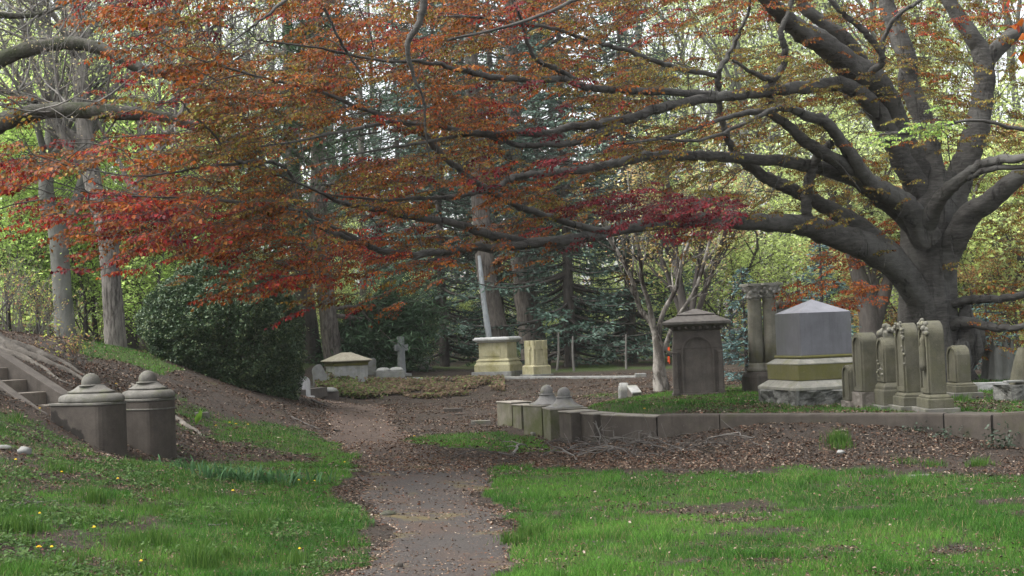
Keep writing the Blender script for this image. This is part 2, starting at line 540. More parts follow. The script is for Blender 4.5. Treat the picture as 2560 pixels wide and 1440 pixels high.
def build_ground():
    def axis(lo, hi, a, b, st):
        c = list(np.arange(a, b, st))
        v = b; s = st
        while v < hi: c.append(v); s *= 1.22; v += s
        v = a; s = st; pre = []
        while v - s * 1.22 > lo: s *= 1.22; v -= s; pre.append(v)
        return np.array(sorted(pre + c))
    xs = axis(-260, 260, -9, 8.5, .11); ys = axis(-40, 420, 7, 29, .11)
    X, Y = np.meshgrid(xs, ys); Z = hgt(X.ravel(), Y.ravel())
    V = np.stack([X.ravel(), Y.ravel(), Z], 1)
    g = cover(V[:, 0], V[:, 1], Z)
    far = sstep(60, 90, np.hypot(V[:, 0], V[:, 1]))
    nx, ny = len(xs), len(ys)
    i = np.arange(ny - 1)[:, None] * nx; k = np.arange(nx - 1)[None]
    F = np.stack([i + k, i + k + 1, i + nx + k + 1, i + nx + k], -1).reshape(-1, 4)
    red = fbm(V[:, 0] * .7, V[:, 1] * .7, 3)
    col = np.stack([g, red, far], 1)
    me = raw_mesh('ground', V, F.ravel(), np.arange(len(F)) * 4, True, col)
    t = NT('earth_and_turf')
    sep = t.n('SeparateColor'); t.l(t.attr(), sep.inputs[0])
    n1 = t.noise(2.5, 8, .7); n2 = t.noise(28, 6, .75); n3 = t.noise(95, 3, .7)
    soil = t.ramp(n2, [(.3, (.021, .0175, .0145)), (.5, (.043, .036, .030)), (.7, (.082, .067, .056))])
    soil = t.mix(t.ramp(n1, [(.4, 0.), (.65, .7)]), soil, t.ramp(n3, [(.35, (.036, .024, .016)), (.65, (.095, .066, .049))]))
    soil = t.mix(t.ramp(n3, [(.64, 0.), (.70, .7)]), soil, (.20, .155, .12))
    moss = t.ramp(t.noise(1.7, 5, .7), [(.62, 0.), (.72, .5)])
    soil = t.mix(moss, soil, (.10, .095, .035))
    green = t.ramp(n2, [(.3, (.03, .05, .016)), (.7, (.075, .115, .03))])
    f = t.math('ADD', sep.outputs[0], t.math('MULTIPLY', t.math('SUBTRACT', n2, .5), .9))
    c = t.mix(t.ramp(f, [(.35, 0.), (.6, .85)]), soil, green)
    hh = t.math('ADD', n2, t.math('MULTIPLY', n3, .5))
    m = t.finish(c, .95, t.bump(hh, .9, .05), .15)
    o = obj('ground', me, m); tag(o, 'brown earth and turf of the cemetery grounds', 'ground', kind='structure')

    nj = 13
    W = np.linspace(0, 1, nj)
    V = (PL[:, None] * (1 - W[None, :, None]) + PR[:, None] * W[None, :, None]).reshape(-1, 2)
    edge = np.minimum(np.tile(W, len(PL)), 1 - np.tile(W, len(PL)))
    Z = hgt(V[:, 0], V[:, 1]) + .012 * np.minimum(1, edge * 10) + .004
    i = np.arange(len(PL) - 1)[:, None] * nj; k = np.arange(nj - 1)[None]
    F = np.stack([i + k, i + k + 1, i + nj + k + 1, i + nj + k], -1).reshape(-1, 4)
    me = raw_mesh('path', np.column_stack([V, Z]), F.ravel(), np.arange(len(F)) * 4, True)
    t = NT('old_asphalt_path')
    n2 = t.noise(60, 5, .75); n3 = t.noise(170, 3, .7); n1 = t.noise(1.6, 6, .7)
    asph = t.ramp(n2, [(.3, (.028, .0245, .022)), (.55, (.056, .049, .044)), (.72, (.11, .095, .084))])
    asph = t.mix(t.ramp(n3, [(.62, 0.), (.68, .8)]), asph, (.19, .155, .13))
    dust = t.ramp(n2, [(.3, (.035, .025, .019)), (.7, (.10, .07, .054))])
    asph = t.mix(t.ramp(n1, [(.48, 0.), (.62, .85)]), asph, dust)
    mossy = t.ramp(t.noise(1.1, 5, .7), [(.56, 0.), (.64, .55)])
    sp = t.n('SeparateXYZ'); t.l(t.pos(), sp.inputs[0])
    earth = t.ramp(t.noise(9, 7, .75), [(.3, (.036, .026, .020)), (.5, (.064, .046, .036)), (.7, (.10, .072, .056))])
    asph = t.mix(mossy, asph, (.13, .105, .035))
    asph = t.mix(t.ramp(t.math('DIVIDE', sp.outputs[1], 40.), [(.40, 0.), (.53, 1.)]), asph, earth)
    m = t.finish(asph, .92, t.bump(t.math('ADD', n2, t.math('MULTIPLY', n3, .6)), .7, .02), .2)
    tag(obj('path', me, m), 'worn grey brown path running between the graves', 'path', kind='structure')


def blades(n_try, region, hmean, wmean, seed, cols, dens_gain=1.0, lean=.6):
    r = np.random.default_rng(seed)
    x0, x1, y0, y1 = region
    # sample with a pdf that thins with distance
    y = y0 * (y1 / y0) ** r.random(n_try)
    half = y * .40 + .6
    x = (r.random(n_try) * 2 - 1) * half
    k = (x > x0) & (x < x1)
    x, y = x[k], y[k]
    z = hgt(x, y)
    g = cover(x, y, z) * dens_gain
    inp = inpoly(x, y, PATHPOLY) & (y < 40)
    g = np.where(inp, g * (.03 + .75 * np.exp(-np.minimum(segdist(x, y, PL), segdist(x, y, PR)) / .07)) * (fbm(x * 5, y * 5, 2) > .42), g)
    k = r.random(len(x)) < g
    x, y, z, g = x[k], y[k], z[k], g[k]
    n = len(x)
    sc = np.clip(y / 14, .8, 1.7)
    tall = .6 + 1.0 * fbm(x * 1.3, y * 1.3, 3) ** 1.2
    clump = sstep(.60, .72, fbm(x * 1.9 + 77, y * 1.9 + 3, 3))
    hgt_b = hmean * tall * (.55 + .9 * r.random(n)) * (1 + .8 * clump) * np.clip(.5 + g, .5, 1.1)
    wd = wmean * (.7 + .6 * r.random(n)) * sc
    a = r.random(n) * 2 * np.pi
    la = r.random(n) * 2 * np.pi
    ln = lean * hgt_b * (.3 + 1.2 * r.random(n))
    ux, uy = np.cos(a) * wd / 2, np.sin(a) * wd / 2
    V = np.zeros((n, 5, 3), np.float32)
    for k, (f, wf) in enumerate(((0, 1), (.55, .8))):
        lx = x + np.cos(la) * ln * f * f; ly = y + np.sin(la) * ln * f * f; lz = z - .01 + hgt_b * f
        V[:, 2 * k] = np.stack([lx - ux * wf, ly - uy * wf, lz], 1)
        V[:, 2 * k + 1] = np.stack([lx + ux * wf, ly + uy * wf, lz], 1)
    V[:, 4] = np.stack([x + np.cos(la) * ln, y + np.sin(la) * ln, z + hgt_b * .93], 1)
    base = np.arange(n)[:, None] * 5
    F = (base[:, :, None] + np.array([[0, 1, 3], [0, 3, 2], [2, 3, 4]])[None]).reshape(-1, 3)
    t = fbm(x * .7 + 9, y * .7, 3)
    t = np.clip((t - .3) * 1.8 + (fbm(x * 4 + 3, y * 4, 3) - .5) * 1.1 + r.normal(size=n) * .25, 0, 1)
    C = cols[0][None] * (1 - t[:, None]) + cols[1][None] * t[:, None]
    dead = r.random(n) < .03 + .10 * sstep(.52, .66, fbm(x * 1.4 + 60, y * 2.2, 3))
    C[dead] = np.array([.24, .19, .10])
    C = C * (.55 + .9 * r.random(n))[:, None]
    return V.reshape(-1, 3), F, np.repeat(C, 5, 0)


def build_grass():
    c_l = (np.array([.028, .090, .013]), np.array([.090, .205, .030]))
    V, F, C = blades(800000, (-20, 14, 7.2, 30), .033, .0046, 11, c_l)
    me = raw_mesh('grass', V, F.ravel(), np.arange(len(F)) * 3, False, C)
    tag(obj('grass', me, M['grass']), 'bright green grass of the lawn and slope', 'grass', kind='stuff')
    # taller tufts
    r = np.random.default_rng(5)
    tufts = [(2095, 1108, .16, 260), (2102, 1122, .10, 90), (2330, 1165, .08, 90), (2450, 1165, .10, 150), (2265, 1160, .08, 60),
             (500, 1425, .20, 200), (1330, 1345, .12, 250), (395, 1365, .14, 160), (240, 1258, .15, 150), (640, 1310, .12, 140),
             (1290, 1360, .11, 180), (60, 1330, .15, 220), (150, 1180, .13, 120), (740, 1420, .13, 120), (330, 1165, .11, 70), (560, 1400, .12, 120),
             (2255, 1020, .10, 120), (2180, 1022, .08, 70), (2235, 1022, .10, 60), (2400, 1003, .11, 110), (1310, 1098, .06, 60), (1650, 1160, .04, 40)]
    for k in range(70):
        tufts.append((r.uniform(-20, 860), r.uniform(1180, 1440), r.uniform(.05, .10), int(r.uniform(30, 90))))
    Vs, Fs, Cs = [], [], []; off = 0
    for px, py, hh, n in tufts:
        g = ground_hit(px, py)
        x = g[0] + r.normal(size=n) * .07; y = g[1] + r.normal(size=n) * .07
        z = hgt(x, y)
        a = r.random(n) * 6.28; b = r.random(n) * 6.28
        H = hh * (.5 + .7 * r.random(n)); w = .004 * (.8 + .5 * r.random(n)) * max(1, g[1] / 14)
        ux, uy = np.cos(a) * w, np.sin(a) * w
        ln = H * .5 * r.random(n)
        V = np.zeros((n, 5, 3))
        for q, (f, wf) in enumerate(((0, 1), (.55, .8))):
            lx = x + np.cos(b) * ln * f * f; ly = y + np.sin(b) * ln * f * f
            V[:, 2 * q] = np.stack([lx - ux * wf, ly - uy * wf, z - .01 + H * f], 1)
            V[:, 2 * q + 1] = np.stack([lx + ux * wf, ly + uy * wf, z - .01 + H * f], 1)
        V[:, 4] = np.stack([x + np.cos(b) * ln, y + np.sin(b) * ln, z + H * .95], 1)
        Vs.append(V.reshape(-1, 3)); Fs.append((np.arange(n)[:, None, None] * 5 + off + np.array([[0, 1, 3], [0, 3, 2], [2, 3, 4]])[None]).reshape(-1, 3))
        off += n * 5
        t = r.random(n)[:, None] * .6
        Cs.append(np.repeat(np.array([.035, .085, .016]) * (1 - t) + np.array([.11, .19, .035]) * t, 5, 0))
    F = np.vstack(Fs)
    me = raw_mesh('grass_tufts', np.vstack(Vs), F.ravel(), np.arange(len(F)) * 3, False, np.vstack(Cs))
    tag(obj('grass_tufts', me, M['grass']), 'taller dark green tufts scattered over turf and bare earth', 'grass', kind='stuff')


def leaf_cards(x, y, z, L, W, C, r, tilt=.35, curl=.25):
    """small four-triangle folded leaves lying at the points"""
    n = len(x)
    a = r.random(n) * 6.28
    f = np.stack([np.cos(a), np.sin(a), r.normal(size=n) * tilt], 1); f /= np.linalg.norm(f, axis=1)[:, None]
    s = np.stack([-np.sin(a), np.cos(a), r.normal(size=n) * tilt], 1); s /= np.linalg.norm(s, axis=1)[:, None]
    u = np.cross(f, s)
    P = np.stack([x, y, z], 1)
    L = np.broadcast_to(L, (n,))[:, None]; W = np.broadcast_to(W, (n,))[:, None]
    cv = (curl * r.random(n))[:, None]
    V = np.stack([P - f * L * .5, P + s * W * .5 + u * W * cv, P + f * L * .5, P - s * W * .5 + u * W * cv, P - u * W * .1], 1)
    F = (np.arange(n)[:, None, None] * 5 + np.array([[0, 4, 1], [1, 4, 2], [2, 4, 3], [3, 4, 0]])[None]).reshape(-1, 3)
    return V.reshape(-1, 3), F, np.repeat(C, 5, 0)


def build_litter():
    r = np.random.default_rng(21)
    n = 420000
    y = 7.5 * (38 / 7.5) ** r.random(n); x = (r.random(n) * 2 - 1) * (y * .39 + .5)
    z = hgt(x, y)
    g = cover(x, y, z)
    inp = inpoly(x, y, PATHPOLY)
    patch = fbm(x * 1.1 + 50, y * 1.1, 4)
    edge = np.exp(-np.minimum(segdist(x, y, PL), segdist(x, y, PR)) / .18)
    p = np.where(inp, .14 + .6 * edge + .5 * sstep(.48, .62, patch), np.clip(1 - g, .12, 1) * (.22 + .78 * sstep(.42, .58, patch)))
    px, py = project(np.stack([x, y, z], 1))
    heap = ((px > 880) & (px < 1260) & (py > 1110) & (py < 1190)) | ((px > 1300) & (px < 2000) & (py > 1115) & (py < 1180))
    p = np.where(heap & (g < .5), np.where(px < 1260, .45, .95), p)
    k = r.random(n) < p
    x, y, z, heap = x[k], y[k], z[k], heap[k]
    m = len(x)
    z = z + .006 + r.random(m) * .012 + np.where(heap, r.random(m) * .05, 0)
    pal = np.array([(.115, .073, .047), (.07, .042, .028), (.175, .13, .095), (.045, .034, .026), (.27, .22, .17), (.10, .044, .026), (.068, .057, .048)])
    idx = r.choice(len(pal), m, p=[.24, .2, .15, .16, .05, .08, .12])
    idx = np.where(heap & (r.random(m) < .4), r.choice([0, 5, 2], m), idx)
    C = pal[idx] * (.7 + .6 * r.random(m))[:, None]
    C[inpoly(x, y, PATHPOLY)] *= 1.5
    z = z + .022 * (cover(x, y, z) > .7)
    L = (.010 + .030 * r.random(m) ** 1.5) * np.clip(y / 12, .85, 1.7)
    W = L * (.25 + .45 * r.random(m))
    V, F, C = leaf_cards(x, y, z, L, W, C, r, .3, .6)
    me = raw_mesh('fallen_leaves', V, F.ravel(), np.arange(len(F)) * 3, False, C)
    tag(obj('fallen_leaves', me, M['litter']), 'brown dead leaves and chips strewn over path and bare earth', 'leaf litter', kind='stuff')
    # low weeds on the left slope
    n = 90000
    y = 8 * (24 / 8) ** r.random(n); x = -.4 - r.random(n) * (y * .39 - .4 + .3)
    z = hgt(x, y); g = cover(x, y, z)
    w = fbm(x * 1.5 + 12, y * 1.5 + 60, 4)
    k = (r.random(n) < sstep(.46, .62, w) * .6) & ~inpoly(x, y, PATHPOLY) & (g < .9) & (g > .03)
    x, y, z = x[k], y[k], z[k]; m = len(x)
    t = r.random(m)[:, None]
    C = np.array([.03, .07, .018]) * (1 - t) + np.array([.085, .14, .04]) * t
    V, F, C = leaf_cards(x, y, z + .012 + .035 * r.random(m), .028 + .02 * r.random(m), .018 + .012 * r.random(m), C, r, .5, .3)
    me = raw_mesh('ground_ivy', V, F.ravel(), np.arange(len(F)) * 3, False, C)
    tag(obj('ground_ivy', me, M['grass']), 'low broad leaved weeds creeping over the left slope', 'ground cover', kind='stuff')
    # ivy on the far bank
    n = 20000
    px = 790 + r.random(n) ** 1.3 * 470; py = r.uniform(930, 992, n)
    pts = []
    Y = r.uniform(35.2, 38.1, n)
    x = np.array([at(a, 960, b)[0] for a, b in zip(px[::1], Y)])
    z = hgt(x, Y)
    q = fbm(x * 1.2, Y * 1.2, 3)
    k = (r.random(n) < sstep(.36, .55, q)) & (Y > 35.4 + (fbm(x * 2, x * 0, 2) - .5))
    x, Y, z = x[k], Y[k], z[k]; m = len(x)
    lf = sstep(1020, 850, project(np.stack([x, Y, z], 1))[0])
    hh = .03 + (.10 + .22 * lf * fbm(x * 1.5 + 4, Y * 1.5, 3)) * r.random(m)
    t = r.random(m)[:, None]; gm = (r.random(m) < (.20 + .40 * lf))[:, None]
    C = np.where(gm, np.array([.055, .08, .026]) * (1 - t) + np.array([.18, .22, .08]) * t, np.array([.08, .055, .036]) * (1 - t) + np.array([.21, .155, .105]) * t)
    V, F, C = leaf_cards(x, Y, z + hh, .08 + .04 * r.random(m), .05 + .03 * r.random(m), C, r, .7, .3)
    me = raw_mesh('bank_ivy', V, F.ravel(), np.arange(len(F)) * 3, False, C)
    tag(obj('bank_ivy', me, M['foliage']), 'green and brown ivy covering the low bank beyond the path', 'ground cover', kind='stuff')


def build_small_ground_things():
    r = np.random.default_rng(31)
    # dandelions
    spots = [(40, 1160), (155, 1192), (295, 1208), (100, 1301), (98, 1386), (130, 1387), (236, 1334), (862, 1162), (750, 1388), (354, 1422), (100, 1029),
             (540, 1069), (575, 1061), (590, 1064), (620, 1066), (583, 1239), (748, 1210), (787, 1212), (1036, 1094), (1612, 1027), (291, 964)]
    where = ['beside the small pale stone on the left slope', 'on the left slope above a bare patch', 'in thin turf below the pair of round-topped gate posts', 'in tall grass low on the left slope',
             'largest bloom in the corner of the left slope', 'close beside the largest bloom on the left slope', 'in litter low on the left slope', 'at the grass edge by the path bend',
             'in the turf left of the path foreground', 'at the foot of the picture on the left slope', 'beside the stair wall of the left gate posts',
             'nearest the post of the row in the grass strip', 'second of the row in the grass strip', 'third of the row in the grass strip', 'last of the row in the grass strip',
             'among the bulb leaves on the left', 'right of the bulb leaves', 'right end past the bulb leaves', 'in the small green strip behind the path', 'on the terrace lawn by the kerb', 'behind the near round-topped post']
    heads = []
    for (px, py), w in zip(spots, where):
        g = ground_hit(px, py + 6)
        big = .022 if w.startswith('largest') else .013 + .004 * r.random()
        big *= max(1, g[1] / 15)
        t = thing('dandelion', 'yellow dandelion ' + w, 'flower', g, r.random() * 6, 'dandelions in the turf')
        b = MB(); st = np.array([(0, 0, -.02), (.004, 0, .03), (.006, .002, .06)])
        b.tube(st, [.003, .0025, .0025], 5); obj('stem', b, M['stemgreen'], t)
        b = MB()
        for k in range(16):
            a = k / 16 * 6.283; rr = big
            for lay, (q, zz) in enumerate(((1, .004), (.62, .010))):
                c, s = math.cos(a + lay * .2), math.sin(a + lay * .2); w_ = rr * .2
                b.add([(0, 0, .058 + zz), (c * rr * q * .6 - s * w_, s * rr * q * .6 + c * w_, .062 + zz), (c * rr * q, s * rr * q, .058 + zz), (c * rr * q * .6 + s * w_, s * rr * q * .6 - c * w_, .062 + zz)], [(0, 3, 2, 1)])
        obj('flower_head', b, M['yellowpetal'], t)
    # bulb leaf clumps
    cl = [(470, 1180, 26), (530, 1200, 40), (590, 1205, 46), (640, 1208, 44), (690, 1212, 30), (740, 1206, 22), (790, 1212, 16), (430, 1170, 14), (1230, 1185, 6)]
    nm = ['next to the far round-topped post', 'second clump from the posts', 'dense clump in the middle of the bulb row', 'broad clump right of the row middle', 'thin clump toward the path',
          'small clump nearer the path', 'sparse last clump close to the path edge', 'tiny clump against the post foot', '']
    for (px, py, n), w in zip(cl[:8], nm):
        g = ground_hit(px, py)
        b = MB()
        for k in range(n):
            a = r.random() * 6.28; o = np.array([np.clip(r.normal(), -1.5, 1.5) * .12, np.clip(r.normal(), -1.5, 1.5) * .07, 0]); o[2] = h1(g[0] + o[0], g[1] + o[1]) - g[2] - .01
            L = r.uniform(.14, .25); d = np.array([math.cos(a), math.sin(a), 0]); bend = r.uniform(.3, 1.0)
            w_ = .0085; sd = np.array([-d[1], d[0], 0]) * w_
            pts = [o + d * L * bend * f * f * .8 + np.array([0, 0, L * (f - .45 * bend * f * f)]) for f in (0, .3, .6, .85, 1)]
            V = []
            for q, p in zip((.8, 1, 1, .7, .1), pts): V += [p - sd * q, p + sd * q]
            c = np.array([.045, .10, .04]) * r.uniform(.8, 1.5)
            b.add(V, [(2 * i, 2 * i + 1, 2 * i + 3, 2 * i + 2) for i in range(4)], True, c)
        o = obj('bulb_leaf_clump', b, M['grass']); o.location = g
        tag(o, 'clump of strap shaped bulb leaves, ' + w, 'plant', 'bulb leaf clumps in the turf')
    # field stones, flat markers
    def rock(px, py, sx, sy, sz, label, mat='rock', nm='stone', cat='stone', sink=.3):
        g = ground_hit(px, py); b = MB(); n = 14; V = []; F = []
        rows = 8
        for i in range(rows + 1):
            th = math.pi * i / rows
            for k in range(n):
                ph = 2 * math.pi * k / n
                v = Vector((math.sin(th) * math.cos(ph), math.sin(th) * math.sin(ph), math.cos(th)))
                q = 1 + .35 * mnoise.noise(v * 1.6 + Vector((px, py, 0)))
                V.append((v.x * sx * q, v.y * sy * q, v.z * sz * q + sz * (1 - sink)))
        for i in range(rows):
            for k in range(n): F.append((i * n + k, (i + 1) * n + k, (i + 1) * n + (k + 1) % n, i * n + (k + 1) % n))
        b.add(V, F, True)
        o = obj(nm, b, M[mat]); o.location = g
        return tag(o, label, cat)
    rock(62, 1138, .075, .06, .05, 'small pale grey stone lying in weeds on the left slope', 'greystone')
    rock(8, 1125, .08, .07, .03, 'flat pale stone cut by the left edge of the slope', 'greystone')
    rock(972, 1292, .075, .05, .03, 'knobbly grey lump of wood at the left edge of the path', 'moss_bark', 'driftwood_knot', 'wood')
    rock(998, 1425, .028, .026, .035, 'small tan stone standing on the mossy path foreground', 'brown')
    rock(2102, 1136, .05, .05, .025, 'small pale stone below the grass tuft on the bank', 'greystone')
    rock(1545, 1010, .0, .0, .0, '', 'pale').name = 'tmp'
    bpy.data.objects.remove(bpy.data.objects['tmp'])
    for px, py, sx, sy, sz, yaw, lab in [(1132, 1029, .42, .22, .07, .1, 'low brown stone slab set in bare earth right of the path'),
                                     (1150, 1037, .26, .12, .03, -.1, 'thin second stone just below the low brown slab'),
                                     (1202, 1060, .36, .16, .06, .05, 'flat grey marker stone in the earth left of the kerb blocks'),
                                     (1350, 1086, .3, .2, .04, .2, 'flat stone at the foot of the kerb blocks'),
                                     (505, 1042, .22, .12, .07, .5, 'small slanted stone on the grass behind the far round-topped post'),
                                     (862, 1178, .34, .08, .02, -.3, 'pale strip of bark at the left path edge'),
                                     (2300, 1190, .24, .10, .012, .1, 'flat pale marker sunk at the edge of the right lawn')]:
        g = ground_hit(px, py); b = MB(); b.box((0, 0, sz / 2 - .02), (sx, sy, sz + .04), yaw, .94)
        o = obj('flat_marker' if 'bark' not in lab else 'bark_strip', b, M['brown_pale' if 'brown' not in lab else 'brown'], None, .008); o.location = g
        tag(o, lab, 'stone' if 'bark' not in lab else 'bark')
    # broad pale green leaf standing on slope
    g = ground_hit(490, 1062); b = MB()
    for k in range(5):
        a = -.6 + k * .5; d = np.array([math.cos(a) * .5, .2 * math.sin(a), 1]); d /= np.linalg.norm(d); s = np.array([.03, .012, 0])
        L = .16 + .08 * (k % 2)
        b.add([(0, 0, -.02), d * L * .5 - s, d * L, d * L * .5 + s], [(0, 1, 2, 3)], False, (.12, .22, .03))
    o = obj('dock_plant', b, M['foliage']); o.location = g; tag(o, 'bright green broad leaved plant behind the far round-topped post', 'plant')
    # sticks
    def stick(px0, py0, px1, py1, rad, label, lift=0., twigs=2, wig=.05, group=None, mat='twig_bark'):
        a = ground_hit(px0, py0); c = ground_hit(px1, py1); n = 9
        P = np.array([a * (1 - t) + c * t for t in np.linspace(0, 1, n)])
        L = np.linalg.norm(c - a)
        P[1:-1, :2] += r.normal(size=(n - 2, 2)) * wig * L * .35
        P[:, 2] = hgt(P[:, 0], P[:, 1]) + rad * .7 + lift * np.sin(np.linspace(0, math.pi, n)) * (.5 + r.random())
        b = MB(); b.tube(P, np.linspace(rad, rad * .45, n), 6)
        for k in range(twigs):
            i = r.integers(2, n - 1); d = r.normal(size=3) * np.array([1, 1, .4]); d[2] = abs(d[2]); d /= np.linalg.norm(d); l = L * r.uniform(.15, .4)
            b.tube(np.array([P[i], P[i] + d * l * .5 + r.normal(size=3) * .02, P[i] + d * l]), [rad * .5, rad * .4, rad * .25], 5)
        org = P[0].copy()
        b.V = [v - org for v in b.V]
        o = obj('fallen_branch', b, M[mat]); o.location = org
        return tag(o, label, 'branch', group)
    stick(20, 1270, 190, 1250, .012, 'long bare branch lying across the left slope', 0, 1)
    stick(610, 1263, 690, 1258, .009, 'short stick in the turf below the bulb leaves', 0, 1)
    stick(520, 1315, 580, 1312, .009, 'short pale stick in the middle of the left slope', 0, 0)
    stick(1170, 1302, 1235, 1298, .010, 'stick lying near the right edge of the path', 0, 0)
    stick(1010, 1162, 1140, 1158, .010, 'thin branch lying across the path end', 0, 2, .05, None, 'dark_bark')
    stick(1130, 1148, 1240, 1134, .011, 'forked branch at the left end of the brush heap', .06, 4, .05, None, 'dark_bark')
    stick(1240, 1134, 1330, 1162, .010, 'branch sloping down from the forked one', .05, 3, .05, None, 'dark_bark')
    stick(1280, 1140, 1320, 1122, .02, 'broken branch with a pale torn end', .1, 2)
    stick(730, 1045, 800, 1075, .02, 'dark stick on the slope below the round bush', 0, 0, .05, None, 'dark_bark')
    stick(780, 1002, 822, 1020, .03, 'thin log edging the path by the dark round marker', 0, 0, .05, None, 'dark_bark')
    stick(835, 1081, 857, 1081, .03, 'short dark stick on the reddish path', 0, 0, .05, None, 'dark_bark')
    # the brush heap in front of the kerb blocks
    desc = ['arching grey branch', 'dark thin branch', 'crooked branch', 'long straight branch', 'short thick branch']
    for k in range(34):
        px = r.uniform(1330, 1800); py = r.uniform(1112, 1158); L = r.uniform(60, 200); s = r.choice([-1, 1])
        p1 = (px + L * s, py - r.uniform(-14, 16))
        if p1[0] < 1300: p1 = (px + L, p1[1])
        p1 = (p1[0], min(max(p1[1], 1108), 1165))
        stick(px, py, p1[0], p1[1], r.uniform(.005, .013), 'thin bare branch tangled in the brush heap before the kerb', r.uniform(.02, .18), int(r.integers(2, 6)), .16, 'branches of the brush heap before the kerb', 'dark_bark' if k % 2 else 'heap_stick')
    # upright twig
    g = ground_hit(1497, 1112); b = MB()
    P = np.array([(0, 0, 0), (.03, 0, .12), (.0, 0, .2), (-.02, 0, .27), (-.03, 0, .33)]); b.tube(P, [.012, .011, .009, .008, .005], 6)
    b.tube(np.array([(.0, 0, .2), (.05, 0, .26)]), [.008, .004], 5); b.tube(np.array([(.02, 0, .1), (-.12, .0, .12)]), [.008, .004], 5)
    b.tube(np.array([(-.02, 0, .27), (-.07, 0, .31)]), [.006, .004], 5)
    o = obj('fallen_branch', b, M['twig_bark']); o.location = g; tag(o, 'crooked twig standing upright against the front kerb block', 'branch')


def build_wall_ivy():
    r = np.random.default_rng(64)
    for k, (px, py, Y, sx, sz, n, lab) in enumerate([(2300, 1076, 17.2, .16, .05, 60, 'thin ivy trail creeping along the foot of the longest kerb stone'), (2355, 1086, 16.8, .12, .06, 60, 'small ivy patch at the joint before the thick kerb stone'),
                                          (2495, 1096, 16.0, .09, .13, 130, 'dark ivy clump climbing the joint by the tall right kerb stone')]):
        p = at(px, py, Y); p[1] -= .08; p[2] = h1(p[0], p[1]) + sz * .7
        x = r.normal(size=n) * sx; y = r.normal(size=n) * .04 - .02; z = np.abs(r.normal(size=n)) * sz - sz * .6
        t = r.random(n)[:, None]; C = np.array([.015, .03, .017]) * (1 - t) + np.array([.05, .075, .045]) * t
        V, F, C = leaf_cards(x, y, z, .035 + .02 * r.random(n), .03, C, r, .8, .3)
        o = obj('ivy', raw_mesh('ivy', V, F.ravel(), np.arange(len(F)) * 3, False, C), M['boxleaf']); o.location = p; tag(o, lab, 'ivy')
# ------------------------------------------------------------------ stonework
def place(px, py, Y):
    p = at(px, py, Y); p[2] = h1(p[0], p[1]); return p


def arch(w, h, k=10, rise=None):
    """outline: rectangle with a round head, (u,v), base at v=0"""
    rise = w / 2 if rise is None else rise
    o = [(-w / 2, 0), (w / 2, 0)]
    for a in np.linspace(0, math.pi, k): o.append((w / 2 * math.cos(a), h - rise + rise * math.sin(a)))
    return o


def lumps(b, pts, rad, r, n=1):
    for p in pts:
        for k in range(n):
            q = np.array(p) + r.normal(size=3) * rad * .6; s = rad * r.uniform(.6, 1.2)
            prof = [(math.sin(t) * s, -math.cos(t) * s) for t in np.linspace(.15, math.pi - .15, 5)]
            b.lathe(prof, 7, c=q)


def rough_block(size, div=(18, 10, 8), amp=.05, seed=0, keep_top=.9):
    """a split-faced block, base centre at origin"""
    b = MB(); sx, sy, sz = size
    def nz(p, nrm):
        v = Vector(p) * 4.2 + Vector((seed * 3.1, 0, 0)); a = mnoise.fractal(v, 1.0, 2.2, 4) * amp
        k = 1 if p[2] < sz * keep_top else 0
        return np.array(p) + np.array(nrm) * a * k
    for axis, sgn in ((0, -1), (0, 1), (1, -1), (1, 1), (2, 1)):
        dims = [0, 1, 2]; dims.remove(axis)
        nu, nv = div[dims[0]], div[dims[1]]
        V = []
        for i in range(nu + 1):
            for j in range(nv + 1):
                p = [0, 0, 0]; p[axis] = sgn * size[axis] / 2 if axis < 2 else sz
                p[dims[0]] = (i / nu - .5) * size[dims[0]] if dims[0] < 2 else i / nu * sz
                p[dims[1]] = (j / nv - .5) * size[dims[1]] if dims[1] < 2 else j / nv * sz
                nrm = [0, 0, 0]
                if axis < 2:
                    nrm[axis] = sgn
                    eu = min(i, nu - i) / nu
                    if eu < .04: nrm = [0, 0, 0]
                V.append(nz(p, nrm))
        F = [(i * (nv + 1) + j, (i + 1) * (nv + 1) + j, (i + 1) * (nv + 1) + j + 1, i * (nv + 1) + j + 1) for i in range(nu) for j in range(nv)]
        b.add(V, F)
    return b


